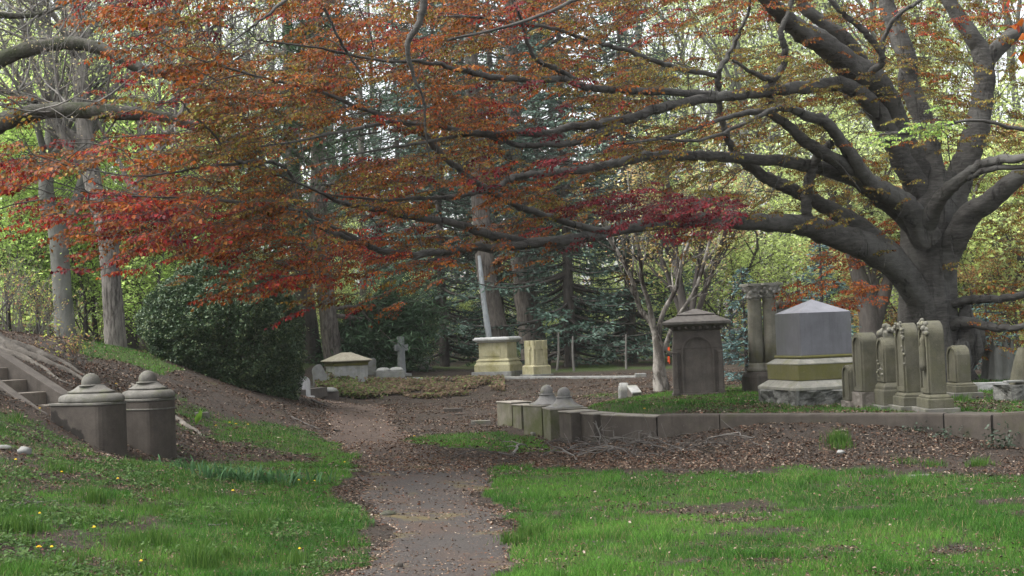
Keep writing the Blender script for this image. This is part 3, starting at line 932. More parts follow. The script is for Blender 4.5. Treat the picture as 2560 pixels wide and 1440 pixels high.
def build_left_stair():
    AX = np.array([.905, -.425, 0])       # toward the bottom of the stair
    yaw = math.atan2(AX[1], AX[0])
    for k, (px, py, Y, w, ln, hb, base_lab) in enumerate([(229, 1100, 17.3, .50, .86, 1.0, 'near'), (371, 1100, 18.2, .50, .66, 1.0, 'far')]):
        g = at(px, 1005, Y); top = at(px, 1005 if k == 0 else 995, Y)[2]
        z0 = h1(g[0], g[1]) - .35
        lab = ('brown stone gate post with ball finial and a damp stain, nearer of the left pair' if k == 0 else
               'brown stone gate post with ball finial and a banded body, farther of the left pair')
        t = thing('gate_post', lab, 'gate post', (g[0], g[1], z0), yaw, 'ball topped gate posts of the left stair')
        H = top - z0
        def plan(gr):
            o = [(-ln / 2 - gr, -w / 2 - gr)]
            for a in np.linspace(-math.pi / 2, math.pi / 2, 13): o.append((ln / 2 - w * .32 + (w * .32 + gr) * math.cos(a), (w / 2 + gr) * math.sin(a)))
            o.append((-ln / 2 - gr, w / 2 + gr)); return o
        b = MB(); b.prism(plan(0), 0, H - .03, 'z'); obj('body', b, M['brown_stained'] if k == 0 else M['brown'], t, .012)
        b = MB(); b.prism(plan(.014), H - .03, H, 'z')
        if k == 1: b.prism(plan(.010), H - .145, H - .125, 'z')
        obj('lip', b, M['brown_pale'], t, .006)
        b = MB(); s = ln / .86
        ax_, ay_ = .50 * s + (.02 if k else 0), .27
        prof = [(.93, 0), (.955, .03), (.95, .07), (.90, .105), (.80, .128), (.66, .140), (.65, .150), (.69, .155), (.69, .168), (.60, .185), (.50, .212), (.42, .24), (.37, .262), (.0, .27)]
        b.lathe([(r_, z) for r_, z in prof], 40, ax_, ay_)
        o = obj('cap', b, M['brown_pale'], t); o.location = (0, 0, H); o.scale = (1, 1, .78)
        b = MB(); rb = .118
        b.lathe([(rb * .98 * math.cos(a), rb * math.sin(a)) for a in np.linspace(-.9, math.pi / 2 - .02, 14)], 28)
        o = obj('ball_finial', b, M['brown_pale'], t); o.location = (0, 0, H + .238)
        b = MB(); b.lathe([(.135, 0), (.15, .012), (.135, .026)], 28); o = obj('collar', b, M['brown_pale'], t); o.location = (0, 0, H + .190)
        if k == 0: p0 = g.copy(); hz0 = top
        else: p1 = g.copy(); hz1 = top
    # stair: two sloping side walls and steps
    t = thing('stone_stair', 'brown stone stair with sloping side walls climbing left behind the gate posts', 'stair', (p0[0], p0[1], 0), 0)
    up = -AX
    def wall(c, zt0, rise, ln, wd, off, nm, dep=1.1):
        side = np.array([up[1], -up[0], 0]) * wd / 2
        a = c + up * off; e = c + up * (off + ln)
        V = []
        for p, zt in ((a, zt0), (e, zt0 + rise)):
            for s_, zz in ((-1, zt - dep), (1, zt - dep), (1, zt), (-1, zt)):
                q = p + side * s_; V.append((q[0] - p0[0], q[1] - p0[1], zz))
        F = [(0, 1, 2, 3), (7, 6, 5, 4), (0, 4, 5, 1), (1, 5, 6, 2), (2, 6, 7, 3), (3, 7, 4, 0)]
        b = MB(); b.add(V, F); obj(nm, b, M['brown_flat'], t, .01)
    # near wall passes (100,1035) -> (0,960); far wall (155,985)->(0,905)
    wn = at(95, 1037, 17.55); wf = at(160, 985, 19.0)
    wall(wn, wn[2], 1.72, 3.0, .15, -.1, 'side_wall', .45)
    wall(wf, wf[2], 1.55, 3.0, .20, -.05, 'side_wall', .62)
    for k in range(5):
        zt = h1(p0[0], p0[1]) + .42 + .17 * k
        c = (wn + wf) / 2 + up * (.25 + .34 * k); side = np.array([up[1], -up[0], 0]) * .72
        V = []
        for o_ in (0, .40):
            for s_, zz in ((-1, zt - .5), (1, zt - .5), (1, zt), (-1, zt)):
                q = c + up * o_ + side * s_; V.append((q[0] - p0[0], q[1] - p0[1], zz))
        b = MB(); b.add(V, [(0, 1, 2, 3), (7, 6, 5, 4), (0, 4, 5, 1), (1, 5, 6, 2), (2, 6, 7, 3), (3, 7, 4, 0)])
        obj('step', b, M['brown_step'], t, .01)


def build_kerbs():
    yw = R(24)
    # blocks and posts of the terrace stair (left to right)
    def block(px, pyt, Y, sx, sy, label, mat, lid=True, post=False, cat='kerb block', yaw=yw):
        c = at(px, pyt, Y); top = c[2]; z0 = h1(c[0], c[1]) - .3
        H = top - z0
        t = thing('terrace_post' if post else 'kerb_block', label, cat, (c[0], c[1], z0), yaw, 'ball topped posts of the terrace stair' if post else 'dark stone kerb blocks before the terrace lawn')
        b = MB(); b.box((0, 0, (H - .02) / 2), (sx, sy, H - .02)); obj('body', b, M[mat], t, .008)
        b = MB(); b.box((0, 0, H - .01), (sx + .024, sy + .024, .02)); obj('lid', b, M['kerb_top'], t, .006)
        if post:
            b = MB(); q = sx / 2
            prof = [(1.02, .0), (1.02, .02), (.86, .04), (.66, .085), (.50, .15), (.40, .22), (.37, .245), (.0, .25)]
            b.lathe([(p * q, z) for p, z in prof], 32); o = obj('bell_cap', b, M['post_cap'], t); o.location = (0, 0, H); o.scale = (1, 1, .62)
            b = MB(); b.lathe([(.42 * q, 0), (.47 * q, .01), (.42 * q, .02)], 28); o = obj('collar', b, M['post_cap'], t); o.location = (0, 0, H + .143)
            rb = .098; b = MB(); b.lathe([(rb * math.cos(a), rb * math.sin(a)) for a in np.linspace(-.9, math.pi / 2 - .02, 14)], 24)
            o = obj('ball_finial', b, M['post_cap'], t); o.location = (0, 0, H + .205)
        return t
    block(1284, 1003, 24.0, .36, .62, 'dark kerb block at the far left end of the terrace stair', 'mossy_kerb')
    block(1308, 1010, 23.2, .24, .34, 'narrow dark kerb block between the end block and the first ball topped post', 'mossy_kerb')
    block(1368, 1010, 22.2, .56, .56, 'green stained stone post with bell cap and ball, rear one of the terrace pair', 'mossy_kerb', post=True, cat='gate post', yaw=R(30))
    block(1411, 1018, 21.2, .56, .56, 'green stained stone post with bell cap and ball, front one of the terrace pair', 'mossy_kerb', post=True, cat='gate post', yaw=R(10))
    block(1444, 1026, 20.45, .42, .40, 'dark square kerb block right of the ball topped posts', 'kerb', yaw=R(24))
    block(1492, 1031, 20.15, .34, .44, 'short kerb block set against the front corner block', 'kerb', yaw=R(24))
    # front kerb: individual long stones
    def stone(a, c, top, dep, thick, label, seed=0, mat='kerb'):
        a = np.array(a); c = np.array(c); n = max(6, int(np.linalg.norm(c - a) / .12)); d = (c - a) / np.linalg.norm((c - a)[:2]); back = np.array([-d[1], d[0], 0])
        r = np.random.default_rng(seed); V = []; F = []
        prof = [(.0, -dep), (.0, -.03), (.004, -.008), (.014, 0), (thick - .015, 0), (thick, -.02), (thick, -dep)]
        m = len(prof)
        for i in range(n + 1):
            p = a + (c - a) * i / n
            chip = max(0, r.normal() - .9) * .02
            for q, (u, v) in enumerate(prof):
                k = chip if q in (1, 2, 3) else 0
                V.append(p + back * (u + k * .6) + np.array([0, 0, v - k * (.6 if q != 1 else 0)]) - a)
        for i in range(n):
            for q in range(m - 1): F.append((i * m + q, (i + 1) * m + q, (i + 1) * m + q + 1, i * m + q + 1))
        F.append(tuple(range(m))); F.append(tuple(range(n * m, n * m + m))[::-1])
        b = MB(); b.add(V, F)
        o = obj('kerb_stone', b, M[mat]); o.location = a
        return tag(o, label, 'kerb stone', 'long kerb stones of the terrace edge')
    K1 = at(1520, 1040, 19.75); K2 = at(1640, 1037, 18.95)
    # corner block: light end face and dark front
    c = (K1 + K2) / 2
    L = np.linalg.norm((K2 - K1)[:2]); ang = math.atan2(K2[1] - K1[1], K2[0] - K1[0])
    z0 = min(h1(*K1[:2]), h1(*K2[:2])) - .3
    t = thing('kerb_block', 'large corner kerb block with a lighter end face at the front of the terrace', 'kerb block', (0, 0, 0), 0, 'dark stone kerb blocks before the terrace lawn')
    ee = np.array([-.80, .60]); A1 = K1[:2]; A2 = K2[:2]
    poly = [A1, A2 - (A2 - A1) * .004, A2 + np.array([.1, .34]), A1 + np.array([-.10, .75]), A1 + np.array([-.26, .44])]
    zt = (K1[2] + K2[2]) / 2
    b = MB(); b.prism(poly, z0, zt - .018, 'z'); obj('body', b, M['kerb'], t, .01)
    cen = np.mean(poly, 0); b = MB(); b.prism([cen + (np.array(p) - cen) * 1.012 for p in poly], zt - .018, zt, 'z'); obj('lid', b, M['kerb_top'], t, .005)
    K3 = at(2358, 1034, 17.0)
    stone(K2 + (K3 - K2) * .003, K2 + (K3 - K2) * .238, 0, .6, .28, 'shorter kerb stone with a chipped edge next to the front corner block', 3)
    stone(K2 + (K3 - K2) * .242, K3 - (K3 - K2) * .002, 0, .6, .28, 'longest kerb stone running below the row of headstones', 5)
    K4 = at(2476, 1041, 16.45); K4[2] = K3[2] - .0
    stone(K3 + (K4 - K3) * .02, K4, 0, .8, .42, 'thick kerb stone with a broad pale top right of the headstones', 8)
    K5 = at(2482, 1034, 16.2); K6 = at(2760, 1014, 15.0)
    stone(K5, K6, 0, .9, .35, 'tall kerb stone running out of the picture at the right edge', 9)
    # far lot kerb
    pts = [(1000, 945, 38.6), (1250, 942, 38.0), (1430, 941, 37.2), (1590, 940, 36.2)]
    for k, lab in enumerate(['far kerb stone half covered by ivy on the bank', 'middle far kerb stone below the pale tombs', 'right far kerb stone ending by the peeling bark tree']):
        a = at(*pts[k]); c = at(*pts[k + 1]); stone(a, c - (c - a) * .004, 0, .55, .30, lab, 20 + k, 'greystone')['group'] = 'far kerb stones above the bank'
    a = at(1590, 940, 36.2); c = a + np.array([.25, 2.6, 0])
    b = MB(); b.box((a[0] + .13, a[1] + .15, a[2] - .12), (.28, .3, .36)); o = obj('kerb_block', b, M['greystone'], None, .01)
    tag(o, 'small square end block closing the far kerb', 'kerb block')


def slab_stone(px, pyb, Y, yaw, w, t_, H, label, style, mat='olive', base_h=.10, plinth_h=.17, extra=None, seed=0):
    """headstone: broad inscribed face looks to local -x, edge to local -y"""
    r = np.random.default_rng(seed)
    g = place(px, pyb, Y); g[2] -= .03
    T = thing('headstone', label, 'headstone', g, yaw, 'headstones along the terrace kerb')
    z = 0
    if style == 'rockfoot':
        b = rough_block((t_ * 1.45, w * 1.25, base_h + plinth_h), (6, 8, 6), .03, seed); obj('base', b, M['rock_brown'], T); z = base_h + plinth_h
    else:
        b = MB(); b.box((0, 0, base_h / 2), (t_ + .24, w + .26, base_h)); obj('base', b, M['brown_pale'], T, .008); z = base_h
        b = MB()
        bx, by = t_ + .12, w + .14
        b.frustum(bx, by, z, bx, by, z + plinth_h * .62)
        b.frustum(bx, by, z + plinth_h * .62, bx - .02, by - .02, z + plinth_h * .70)
        b.frustum(bx - .045, by - .045, z + plinth_h * .70, bx - .045, by - .045, z + plinth_h * .82)
        b.frustum(bx - .045, by - .045, z + plinth_h * .82, t_ + .015, w + .015, z + plinth_h)
        obj('plinth', b, M[mat], T, .005); z += plinth_h
    th = H - z
    b = MB()
    if style == 'camber':     # shallow curved top
        o = [(-w / 2, 0), (w / 2, 0)] + [(w / 2 * math.cos(a), th - .13 + .13 * math.sin(a)) for a in np.linspace(0.15, math.pi - .15, 12)]
    elif style in ('shoulder',):
        o = [(-w / 2, 0), (w / 2, 0), (w / 2, th - .22)] + [(w * .5 * math.cos(a), th - .20 + .20 * math.sin(a) ** .8) for a in np.linspace(.25, math.pi - .25, 12)] + [(-w / 2, th - .22)]
    else:
        o = arch(w, th, 18, .13 if (style == 'rockfoot' and w > .3) else None)
    b.prism(o, -t_ / 2, t_ / 2, 'x', False)
    tb = obj('tablet', b, M[mat], T, .014, 3); tb.location = (0, 0, z)
    # raised border and panel on the face
    oo = np.array(o); cen = np.array([0, th * .5]); inn = cen + (oo - cen) * np.array([.74, .84])
    b = MB(); n = len(oo); x0 = -t_ / 2 - .001; x1 = -t_ / 2 - .022
    ou2 = cen + (oo - cen) * np.array([.93, .965])
    V = [(x0, *p) for p in ou2] + [(x1, *p) for p in ou2] + [(x1, *p) for p in inn] + [(x0, *p) for p in inn]
    F = []
    for k in range(n):
        j = (k + 1) % n
        F += [(k, j, n + j, n + k), (n + k, n + j, 2 * n + j, 2 * n + k), (2 * n + k, 2 * n + j, 3 * n + j, 3 * n + k)]
    b.add(V, F); p = obj('border', b, M[mat], T); p.location = (0, 0, z)
    if style == 'arch_flower':
        b = MB(); pts = []
        for a in np.linspace(.15, math.pi * .98, 16): pts.append((-t_ / 2 - .01, w * .46 * math.cos(a), th - w / 2 + w * .46 * math.sin(a)))
        lumps(b, pts, .022, r, 2)
        lumps(b, [(-t_ / 2 - .01, -w * .43, th - w / 2 - k * .055) for k in range(8)], .018, r, 1)
        c = obj('flower_carving', b, M['carving'], T); c.location = (0, 0, z)
    if style == 'arch_niche':
        b = MB(); pts = [(-t_ / 2 - .01, w * .40 * math.cos(a), th - w / 2 + w * .42 * math.sin(a)) for a in np.linspace(.7, 2.9, 10)]
        lumps(b, pts, .032, r, 2)
        c = obj('flower_carving', b, M['carving'], T); c.location = (0, 0, z)
        b = MB(); b.lathe([(.05, 0), (.06, .08), (.045, .2), (.06, .28), (.03, .33), (.045, .38), (.02, .43)], 12, c=(-t_ / 2 - .015, 0, th * .32)); c = obj('relief_figure', b, M[mat], T); c.location = (0, 0, z)
    if style == 'urn':
        b = MB(); b.box((0, 0, .03), (.13, .13, .06)); lumps(b, [(0, 0, .08)] * 3, .05, r, 5); lumps(b, [(0, 0, .14)] * 2, .03, r, 3)
        c = obj('flower_basket', b, M['carving'], T, 0); c.location = (0, 0, z + th - .01)
        b = MB(); lumps(b, [(-t_ / 2 - .01, w * .28 * (k % 2 * 2 - 1), th * .08 + k * .03) for k in range(8)], .02, r, 2); c = obj('fern_carving', b, M['carving'], T); c.location = (0, 0, z)
    return T


def build_headstones():
    slab_stone(2338, 1022, 17.75, R(0), .38, .20, 1.19, 'tall round arched headstone with carved niche, rightmost and tallest of the row by the kerb', 'arch_niche', seed=1)
    slab_stone(2276, 1013, 18.35, R(0), .38, .19, 1.17, 'round arched headstone with a flower wreath along its edge, left of the tallest one', 'arch_flower', seed=2)
    slab_stone(2226, 1012, 18.9, R(1), .36, .19, .99, 'round headstone crowned by a carved flower basket', 'urn', seed=3, base_h=.08, plinth_h=.30)
    slab_stone(2170, 1010, 19.3, R(6), .36, .22, 1.06, 'plain square edged headstone with curved pale top on a rough foot', 'camber' if False else 'rockfoot', seed=4, base_h=.05, plinth_h=.20)
    slab_stone(2132, 1012, 19.6, R(10), .24, .15, .62, 'smallest low headstone on a rough foot in front of the granite monument', 'rockfoot', seed=5, base_h=.03, plinth_h=.09)
    slab_stone(2402, 996, 20.6, R(2), .40, .20, .80, 'scroll shouldered headstone on a moulded base before the beech trunk', 'shoulder', seed=6, base_h=.12, plinth_h=.14)


def build_granite():
    Y = 20.9; g = place(2040, 1000, Y); g[2] -= .02; yaw = R(15)
    T = thing('granite_monument', 'large grey granite monument with pyramid top on a stepped green base', 'monument', g, yaw)
    s = .82
    z = 0
    b = rough_block((1.26, 1.26, .23), (30, 30, 10), .12, 2, .93); obj('rough_base', b, M['rock'], T); z = .23
    b = MB(); b.frustum(1.27, 1.27, z, 1.27, 1.27, z + .04); b.frustum(1.27, 1.27, z + .04, 1.0, 1.0, z + .14); obj('lower_slope', b, M['olive_pale'], T, .004); z += .14
    b = MB(); b.frustum(1.04, 1.04, z, 1.04, 1.04, z + .225); obj('plinth', b, M['moss_stone'], T, .006); z += .225
    b = MB(); b.frustum(1.05, 1.05, z, 1.05, 1.05, z + .015); b.frustum(1.05, 1.05, z + .015, .84, .84, z + .085); obj('upper_slope', b, M['olive_pale'], T, .003); z += .085
    b = MB(); b.lathe([(.0, 0), (.605, .0), (.622, .014), (.622, .030), (.605, .045), (0, .045)], 4); 
    b.V = [rotz(v, R(45)) * np.array([1, 1, 1]) for v in b.V]; o = obj('moulding', b, M['moss_stone'], T, .004); o.location = (0, 0, z); z += .045
    b = MB(); b.frustum(s, s, z, s, s, z + .62); obj('die', b, M['granite'], T, .004); z += .62
    b = MB(); b.add([(-s / 2 - .002, -s / 2 - .002, z), (s / 2 + .002, -s / 2 - .002, z), (s / 2 + .002, s / 2 + .002, z), (-s / 2 - .002, s / 2 + .002, z), (0, 0, z + .20)], [(3, 2, 1, 0), (0, 1, 4), (1, 2, 4), (2, 3, 4), (3, 0, 4)])
    obj('pyramid_top', b, M['granite_cap'], T)


def build_columns():
    Y = 24.6; g = place(1915, 985, Y); g[2] -= .02; yaw = R(15)
    T = thing('twin_column_monument', 'weathered pair of joined columns with carved capitals behind the granite monument', 'monument', g, yaw)
    b = MB(); b.frustum(.62, .62, 0, .62, .62, .28); b.frustum(.62, .62, .28, .54, .54, .36); obj('plinth', b, M['brown'], T, .01)
    d = .215
    H = 1.96
    for k, (x, y) in enumerate(((-.125, .05), (.115, -.05))):
        b = MB(); b.lathe([(.17, .36), (.18, .39), (.17, .43), (.148, .45), (.155, .48), (.135, .51)], 32, c=(x, y, 0)); obj('column_base', b, M['column'], T)
        b = MB(); n = 32; prof = [(.132, .505), (.130, .9), (.124, 1.3), (.118, 1.60), (.128, 1.615), (.118, 1.63)]
        b.lathe(prof, 32, c=(x, y, 0)); obj('shaft', b, M['column'], T)
        b = MB(); b.lathe([(.12, 1.63), (.13, 1.68), (.15, 1.76), (.19, 1.84), (.205, 1.855)], 28, c=(x, y, 0))
        r = np.random.default_rng(k)
        for lv, (rr, zz, nn) in enumerate(((.135, 1.67, 11), (.15, 1.74, 11), (.185, 1.81, 11))):
            lumps(b, [(x + rr * math.cos(a), y + rr * math.sin(a), zz) for a in np.linspace(0, 6.28, nn, endpoint=False) + lv * .26], .034, r, 1)
        obj('capital', b, M['carving_dark'], T)
        b = MB(); b.box((x, y, 1.875 + .002 * k), (.38, .38, .045)); obj('abacus', b, M['olive_pale'], T, .008)
    # third, shorter shaft partly hidden by the granite block
    g = place(1953, 975, 25.6); T2 = thing('broken_column', 'shorter pale column with a carved head hidden behind the granite monument', 'monument', g, 0)
    b = MB(); b.lathe([(.26, 0), (.26, .12), (.22, .16), (.20, .2), (.185, 1.42), (.20, 1.44)], 28); obj('shaft', b, M['greystone'], T2)
    b = MB(); b.lathe([(.19, 1.44), (.22, 1.5), (.27, 1.56), (.0, 1.60)], 24); lumps(b, [(.2 * math.cos(a), .2 * math.sin(a), 1.56) for a in np.linspace(0, 6.28, 10)], .05, np.random.default_rng(4), 2); obj('carved_head', b, M['carving'], T2)


def build_dark_monument():
    Y = 24.6; g = place(1747, 985, Y); g[2] -= .06; yaw = R(-6)
    T = thing('brownstone_monument', 'dark brownstone monument with an overhanging pitched cap standing on the terrace lawn', 'monument', g, yaw)
    b = MB(); b.frustum(.94, .80, 0, .92, .78, .10); b.frustum(.88, .72, .10, .86, .70, .86); b.frustum(.86, .70, .86, .80, .64, 1.17); obj('die', b, M['darkstone'], T, .01)
    b = MB(); o = arch(.56, .98, 18); n = len(o); oo = np.array(o) + [0, .10]; cen = np.array([0, .6]); inn = cen + (oo - cen) * [.90, .95]
    y0, y1 = -.352, -.385
    V = [(p[0], y0, p[1]) for p in oo] + [(p[0], y1, p[1]) for p in oo] + [(p[0], y1, p[1]) for p in inn] + [(p[0], y0 - .003, p[1]) for p in inn]
    F = []
    for k in range(n):
        j = (k + 1) % n; F += [(k, j, n + j, n + k), (n + k, n + j, 2 * n + j, 2 * n + k), (2 * n + k, 2 * n + j, 3 * n + j, 3 * n + k)]
    b.add(V, F); obj('arched_border', b, M['darkstone'], T)
    b = MB()
    for sx in (-1, 1):
        b.box((sx * .385, -.372, .44), (.07, .05, .70)); b.box((sx * .385, -.376, .80), (.10, .065, .03)); b.box((sx * .385, -.376, .13), (.10, .07, .08))
    obj('pilaster', b, M['darkstone'], T, .006)
    b = MB(); b.frustum(.82, .66, 1.17, .90, .74, 1.22); b.frustum(.92, .76, 1.22, 1.0, .84, 1.25)
    for k in range(8): b.box((-.42 + k * .12, -.385, 1.225), (.05, .06, .05))
    obj('cornice', b, M['darkstone'], T, .004)
    b = MB(); b.frustum(1.0, .84, 1.25, 1.17, 1.0, 1.285); b.frustum(1.17, 1.0, 1.285, 1.18, 1.01, 1.33); b.frustum(1.18, 1.01, 1.33, .62, .52, 1.44); obj('eaves_cap', b, M['darkroof'], T, .006)
    b = MB(); b.frustum(.66, .56, 1.44, .67, .57, 1.455); b.frustum(.66, .56, 1.455, .06, .05, 1.55); obj('pitched_top', b, M['darkroof'], T, .004)


def build_far_tombs():
    g = place(1247, 938, 39.2); g[2] -= .05
    T = thing('box_tomb', 'yellowish pedestal tomb with a moulded slab lid in the middle distance', 'tomb', g, R(-24))
    b = MB(); b.frustum(1.20, 1.0, 0, 1.20, 1.0, .16); obj('base', b, M['greystone'], T, .01)
    b = MB(); b.frustum(1.08, .88, .16, 1.08, .88, .34); b.frustum(1.08, .88, .34, .96, .76, .44); b.frustum(1.0, .80, .44, 1.0, .80, .47); b.frustum(.98, .78, .47, .88, .68, .52); obj('plinth', b, M['yellow'], T, .008)
    b = MB(); b.frustum(.86, .66, .52, .86, .66, .96); obj('die', b, M['yellow'], T, .006)
    b = MB(); b.box((-.05, -.334, .74), (.55, .012, .32)); b.box((-.434, 0, .74), (.012, .42, .32)); obj('panel', b, M['yellow'], T, .003)
    b = MB(); b.frustum(.90, .70, .96, 1.08, .88, 1.02); b.frustum(1.10, .90, 1.02, 1.12, .92, 1.07); b.frustum(1.06, .86, 1.07, 1.02, .82, 1.11); obj('lid', b, M['pale'], T, .01)
    g = place(1342, 938, 38.6); g[2] -= .05
    T = thing('cross_block_tomb', 'yellowish block carved with two crosses, right of the pedestal tomb', 'tomb', g, R(30))
    b = MB(); b.frustum(.66, .70, 0, .66, .70, .08); obj('base', b, M['greystone'], T, .008)
    b = MB(); b.frustum(.56, .60, .08, .56, .60, .29); b.frustum(.56, .60, .29, .48, .52, .33); obj('plinth', b, M['yellow'], T, .006)
    b = MB(); b.frustum(.44, .50, .33, .44, .50, 1.0); obj('die', b, M['yellow'], T, .008)
    for sx in (-.11, .11):
        b = MB(); b.box((sx, -.262, .66), (.09, .03, .66)); b.box((sx, -.262, .80), (.19, .032, .09)); obj('carved_cross', b, M['yellow'], T, .004)
    b = MB(); b.box((-.232, 0, .66), (.03, .12, .66)); b.box((-.232, 0, .80), (.032, .26, .09)); obj('carved_cross', b, M['yellow'], T, .004)
    # lid tomb
    g = place(868, 963, 38.4); g[2] -= .06
    T = thing('hipped_tomb', 'low grey tomb with a hipped stone lid left of the stone cross', 'tomb', g, R(26))
    b = MB(); b.frustum(.94, .74, 0, .94, .74, .46); obj('chest', b, M['pale_dim'], T, .008)
    b = MB(); b.frustum(.98, .78, .46, .98, .78, .53); b.frustum(.98, .78, .53, 1.10, .90, .58); obj('cornice', b, M['moss_stone'], T, .004)
    b = MB(); b.frustum(1.16, .96, .58, 1.17, .97, .605); b.frustum(1.17, .97, .605, .24, .12, .82); obj('hipped_lid', b, M['lid_buff'], T, .004)
    # cross
    g = place(1005, 940, 39.6); g[2] -= .1
    T = thing('stone_cross', 'tall plain grey stone cross standing before the dark conifers', 'cross', g, R(28)); T.scale = (.86,) * 3
    b = MB(); b.box((0, 0, .05), (.5, .5, .2)); obj('base', b, M['greystone'], T, .01)
    b = MB(); b.frustum(.22, .20, .15, .18, .17, 1.36); obj('shaft', b, M['cross_grey'], T, .008)
    b = MB(); b.box((0, 0, 1.0), (.44, .172, .20)); obj('cross_arm', b, M['cross_grey'], T, .008)
    # small ones
    def small(px, pyb, Y, w, t_, H, yaw, label, mat='greystone', kind='arch', nm='headstone'):
        g = place(px, pyb, Y); g[2] -= .04
        T = thing(nm, label, 'headstone', g, yaw)
        b = MB(); b.box((0, 0, .04), (w + .14, t_ + .14, .10)); obj('base', b, M[mat], T, .006)
        b = MB()
        if kind == 'arch': o = arch(w, H - .09, 16)
        elif kind == 'gothic': o = [(-w / 2, 0), (w / 2, 0), (w / 2, H * .45)] + [(w / 2 * math.cos(a) * (1 - .3 * math.sin(2 * a)), H * .45 + (H * .46) * math.sin(a)) for a in np.linspace(.2, math.pi - .2, 13)] + [(-w / 2, H * .45)]
        else: o = [(-w / 2, 0), (w / 2, 0), (w / 2, H - .12), (w * .36, H - .09), (-w * .36, H - .09), (-w / 2, H - .12)]
        b.prism(o, -t_ / 2, t_ / 2, 'y'); o_ = obj('tablet', b, M[mat], T, .006); o_.location = (0, 0, .09)
        return T, o
    T, o = small(760, 985, 33.5, .30, .10, .56, R(30), 'white arched marble headstone at the right foot of the round bush', 'pale')
    b = MB(); oo = np.array(o) * [.75, .88] + [0, .03]; b.prism(oo, -.062, -.049, 'y'); p = obj('panel', b, M['pale'], T, .004); p.location = (0, 0, .09)
    small(800, 968, 37.0, .36, .12, .62, R(10), 'pointed weathered headstone between the bush and the hipped tomb', 'greystone', 'gothic')
    small(925, 946, 39.8, .34, .16, .48, R(20), 'squat grey headstone behind the hipped tomb', 'greystone', 'square')
    small(1064, 942, 42, .26, .14, .24, R(0), 'tiny square stone near the bank top right of the stone cross', 'greystone', 'square')
    # twin low slab tomb
    g = place(975, 946, 38.9); T = thing('twin_slab_tomb', 'low double grave slab with two rounded ridges above the ivy bank', 'tomb', g, R(10))
    b = MB(); b.box((0, 0, .05), (.80, .6, .24)); obj('base', b, M['greystone'], T, .01)
    for sx in (-.18, .18):
        b = MB(); b.lathe([(.19, .17), (.20, .20), (.185, .23), (.12, .27), (.0, .28)], 20, 1, 1.2, c=(sx, 0, 0)); obj('ridge', b, M['pale_dim'], T)
    # dark round marker and slab edge by the bush
    g = place(826, 990, 34.8); T = thing('round_cap_marker', 'low dark stone block with a domed cap at the path end', 'marker', g, R(25))
    b = MB(); b.box((0, 0, .05), (.36, .3, .26)); obj('block', b, M['darkstone'], T, .008)
    b = MB(); b.lathe([(.19, .18), (.20, .20), (.15, .26), (.07, .29), (0, .295)], 24); obj('domed_cap', b, M['greystone'], T)
    a = at(735, 990, 33.2); c = at(805, 990, 34.6); a[2] = h1(a[0], a[1]) + .04; c[2] = h1(c[0], c[1]) + .04
    b = MB(); d = (c - a); L = np.linalg.norm(d); b.box((L / 2, 0, 0), (L, .3, .22)); o = obj('edging_slab', b, M['darkstone'], None, .01); o.location = a; o.rotation_euler = (0, 0, math.atan2(d[1], d[0]))
    tag(o, 'dark edging slab in front of the white arched headstone', 'slab')
    # small markers by dark monument
    g = place(1560, 990, 26.0); T = thing('scroll_marker', 'small rounded scroll marker standing left of the brownstone monument', 'marker', g, R(0))
    b = MB(); b.prism(arch(.34, .30, 16), -.08, .08, 'x'); obj('tablet', b, M['greystone'], T, .015, 3)
    b = MB(); b.prism(np.array(arch(.24, .24, 14)) + [0, .005], -.095, -.079, 'x'); obj('panel', b, M['greystone'], T, .004)
    g = place(1586, 990, 25.6); T = thing('desk_marker', 'tiny slant topped marker touching the scroll marker', 'marker', g, R(14))
    b = MB(); b.prism([(-.14, 0), (.14, 0), (.14, .19), (-.14, .07)], -.085, .085, 'x'); obj('body', b, M['darkstone'], T, .008)
    b = MB(); b.prism([(-.15, .075), (.15, .195), (.15, .22), (-.15, .10)], -.095, .095, 'x'); obj('slant_face', b, M['pale_dim'], T, .004)
    # right edge : rustic statue on boulders, low stone
    g = place(2545, 1006, 19.6); T = thing('rustic_monument', 'weathered tree-stump shaped monument on boulders cut by the right edge', 'monument', g, R(10))
    b = rough_block((.46, .5, .22), (8, 8, 6), .08, 11, 2); obj('boulder_base', b, M['rock'], T)
    b = MB(); P = np.array([(.04, 0, .15), (.05, 0, .35), (.09, 0, .55), (.12, 0, .72)]); b.tube(P, [.15, .12, .10, .075], 14, rough=.05); b.tube(P[[2, 3]] + [.03, 0, .0], [.05, .02], 8)
    obj('stump', b, M['olive'], T)
    b = MB(); b.box((-.12, -.12, .27), (.26, .10, .03)); obj('ledge', b, M['greystone'], T, .006)
    g = place(2478, 1003, 22.5); b = rough_block((.50, .3, .12), (8, 6, 4), .03, 7, .9); o = obj('low_marker', b, M['pale_dim']); o.location = g; o.rotation_euler = (0, 0, R(-8)); tag(o, 'low pale grave marker between the scroll headstone and the stump monument', 'marker')
    g = place(2500, 985, 26); T = thing('tree_stump', 'old grey split tree stump behind the low marker at right', 'stump', g)
    b = MB()
    P = cat([(0, 0, -.15), (.0, 0, .1), (.02, 0, .3), (.04, .02, .5), (.05, .02, .62)], 4); a0 = r_ = np.random.default_rng(5).random(8) * 6.28
    V = b.tube(P, np.interp(np.linspace(0, 1, len(P)), [0, .25, 1], [.36, .27, .23]), 40, True, lambda a, t: 1 + .12 * np.sin(5 * a + a0[0]) + .09 * np.sin(9 * a + a0[1] + 2 * t) + .06 * np.sin(16 * a + a0[2] + 3 * t))
    W_ = b.V[-1].reshape(-1, 40, 3); W_[-1, :, 2] += .12 * np.sin(np.arange(40) * 1.7) + .08 * np.sin(np.arange(40) * .6); b.V[-1] = W_.reshape(-1, 3)
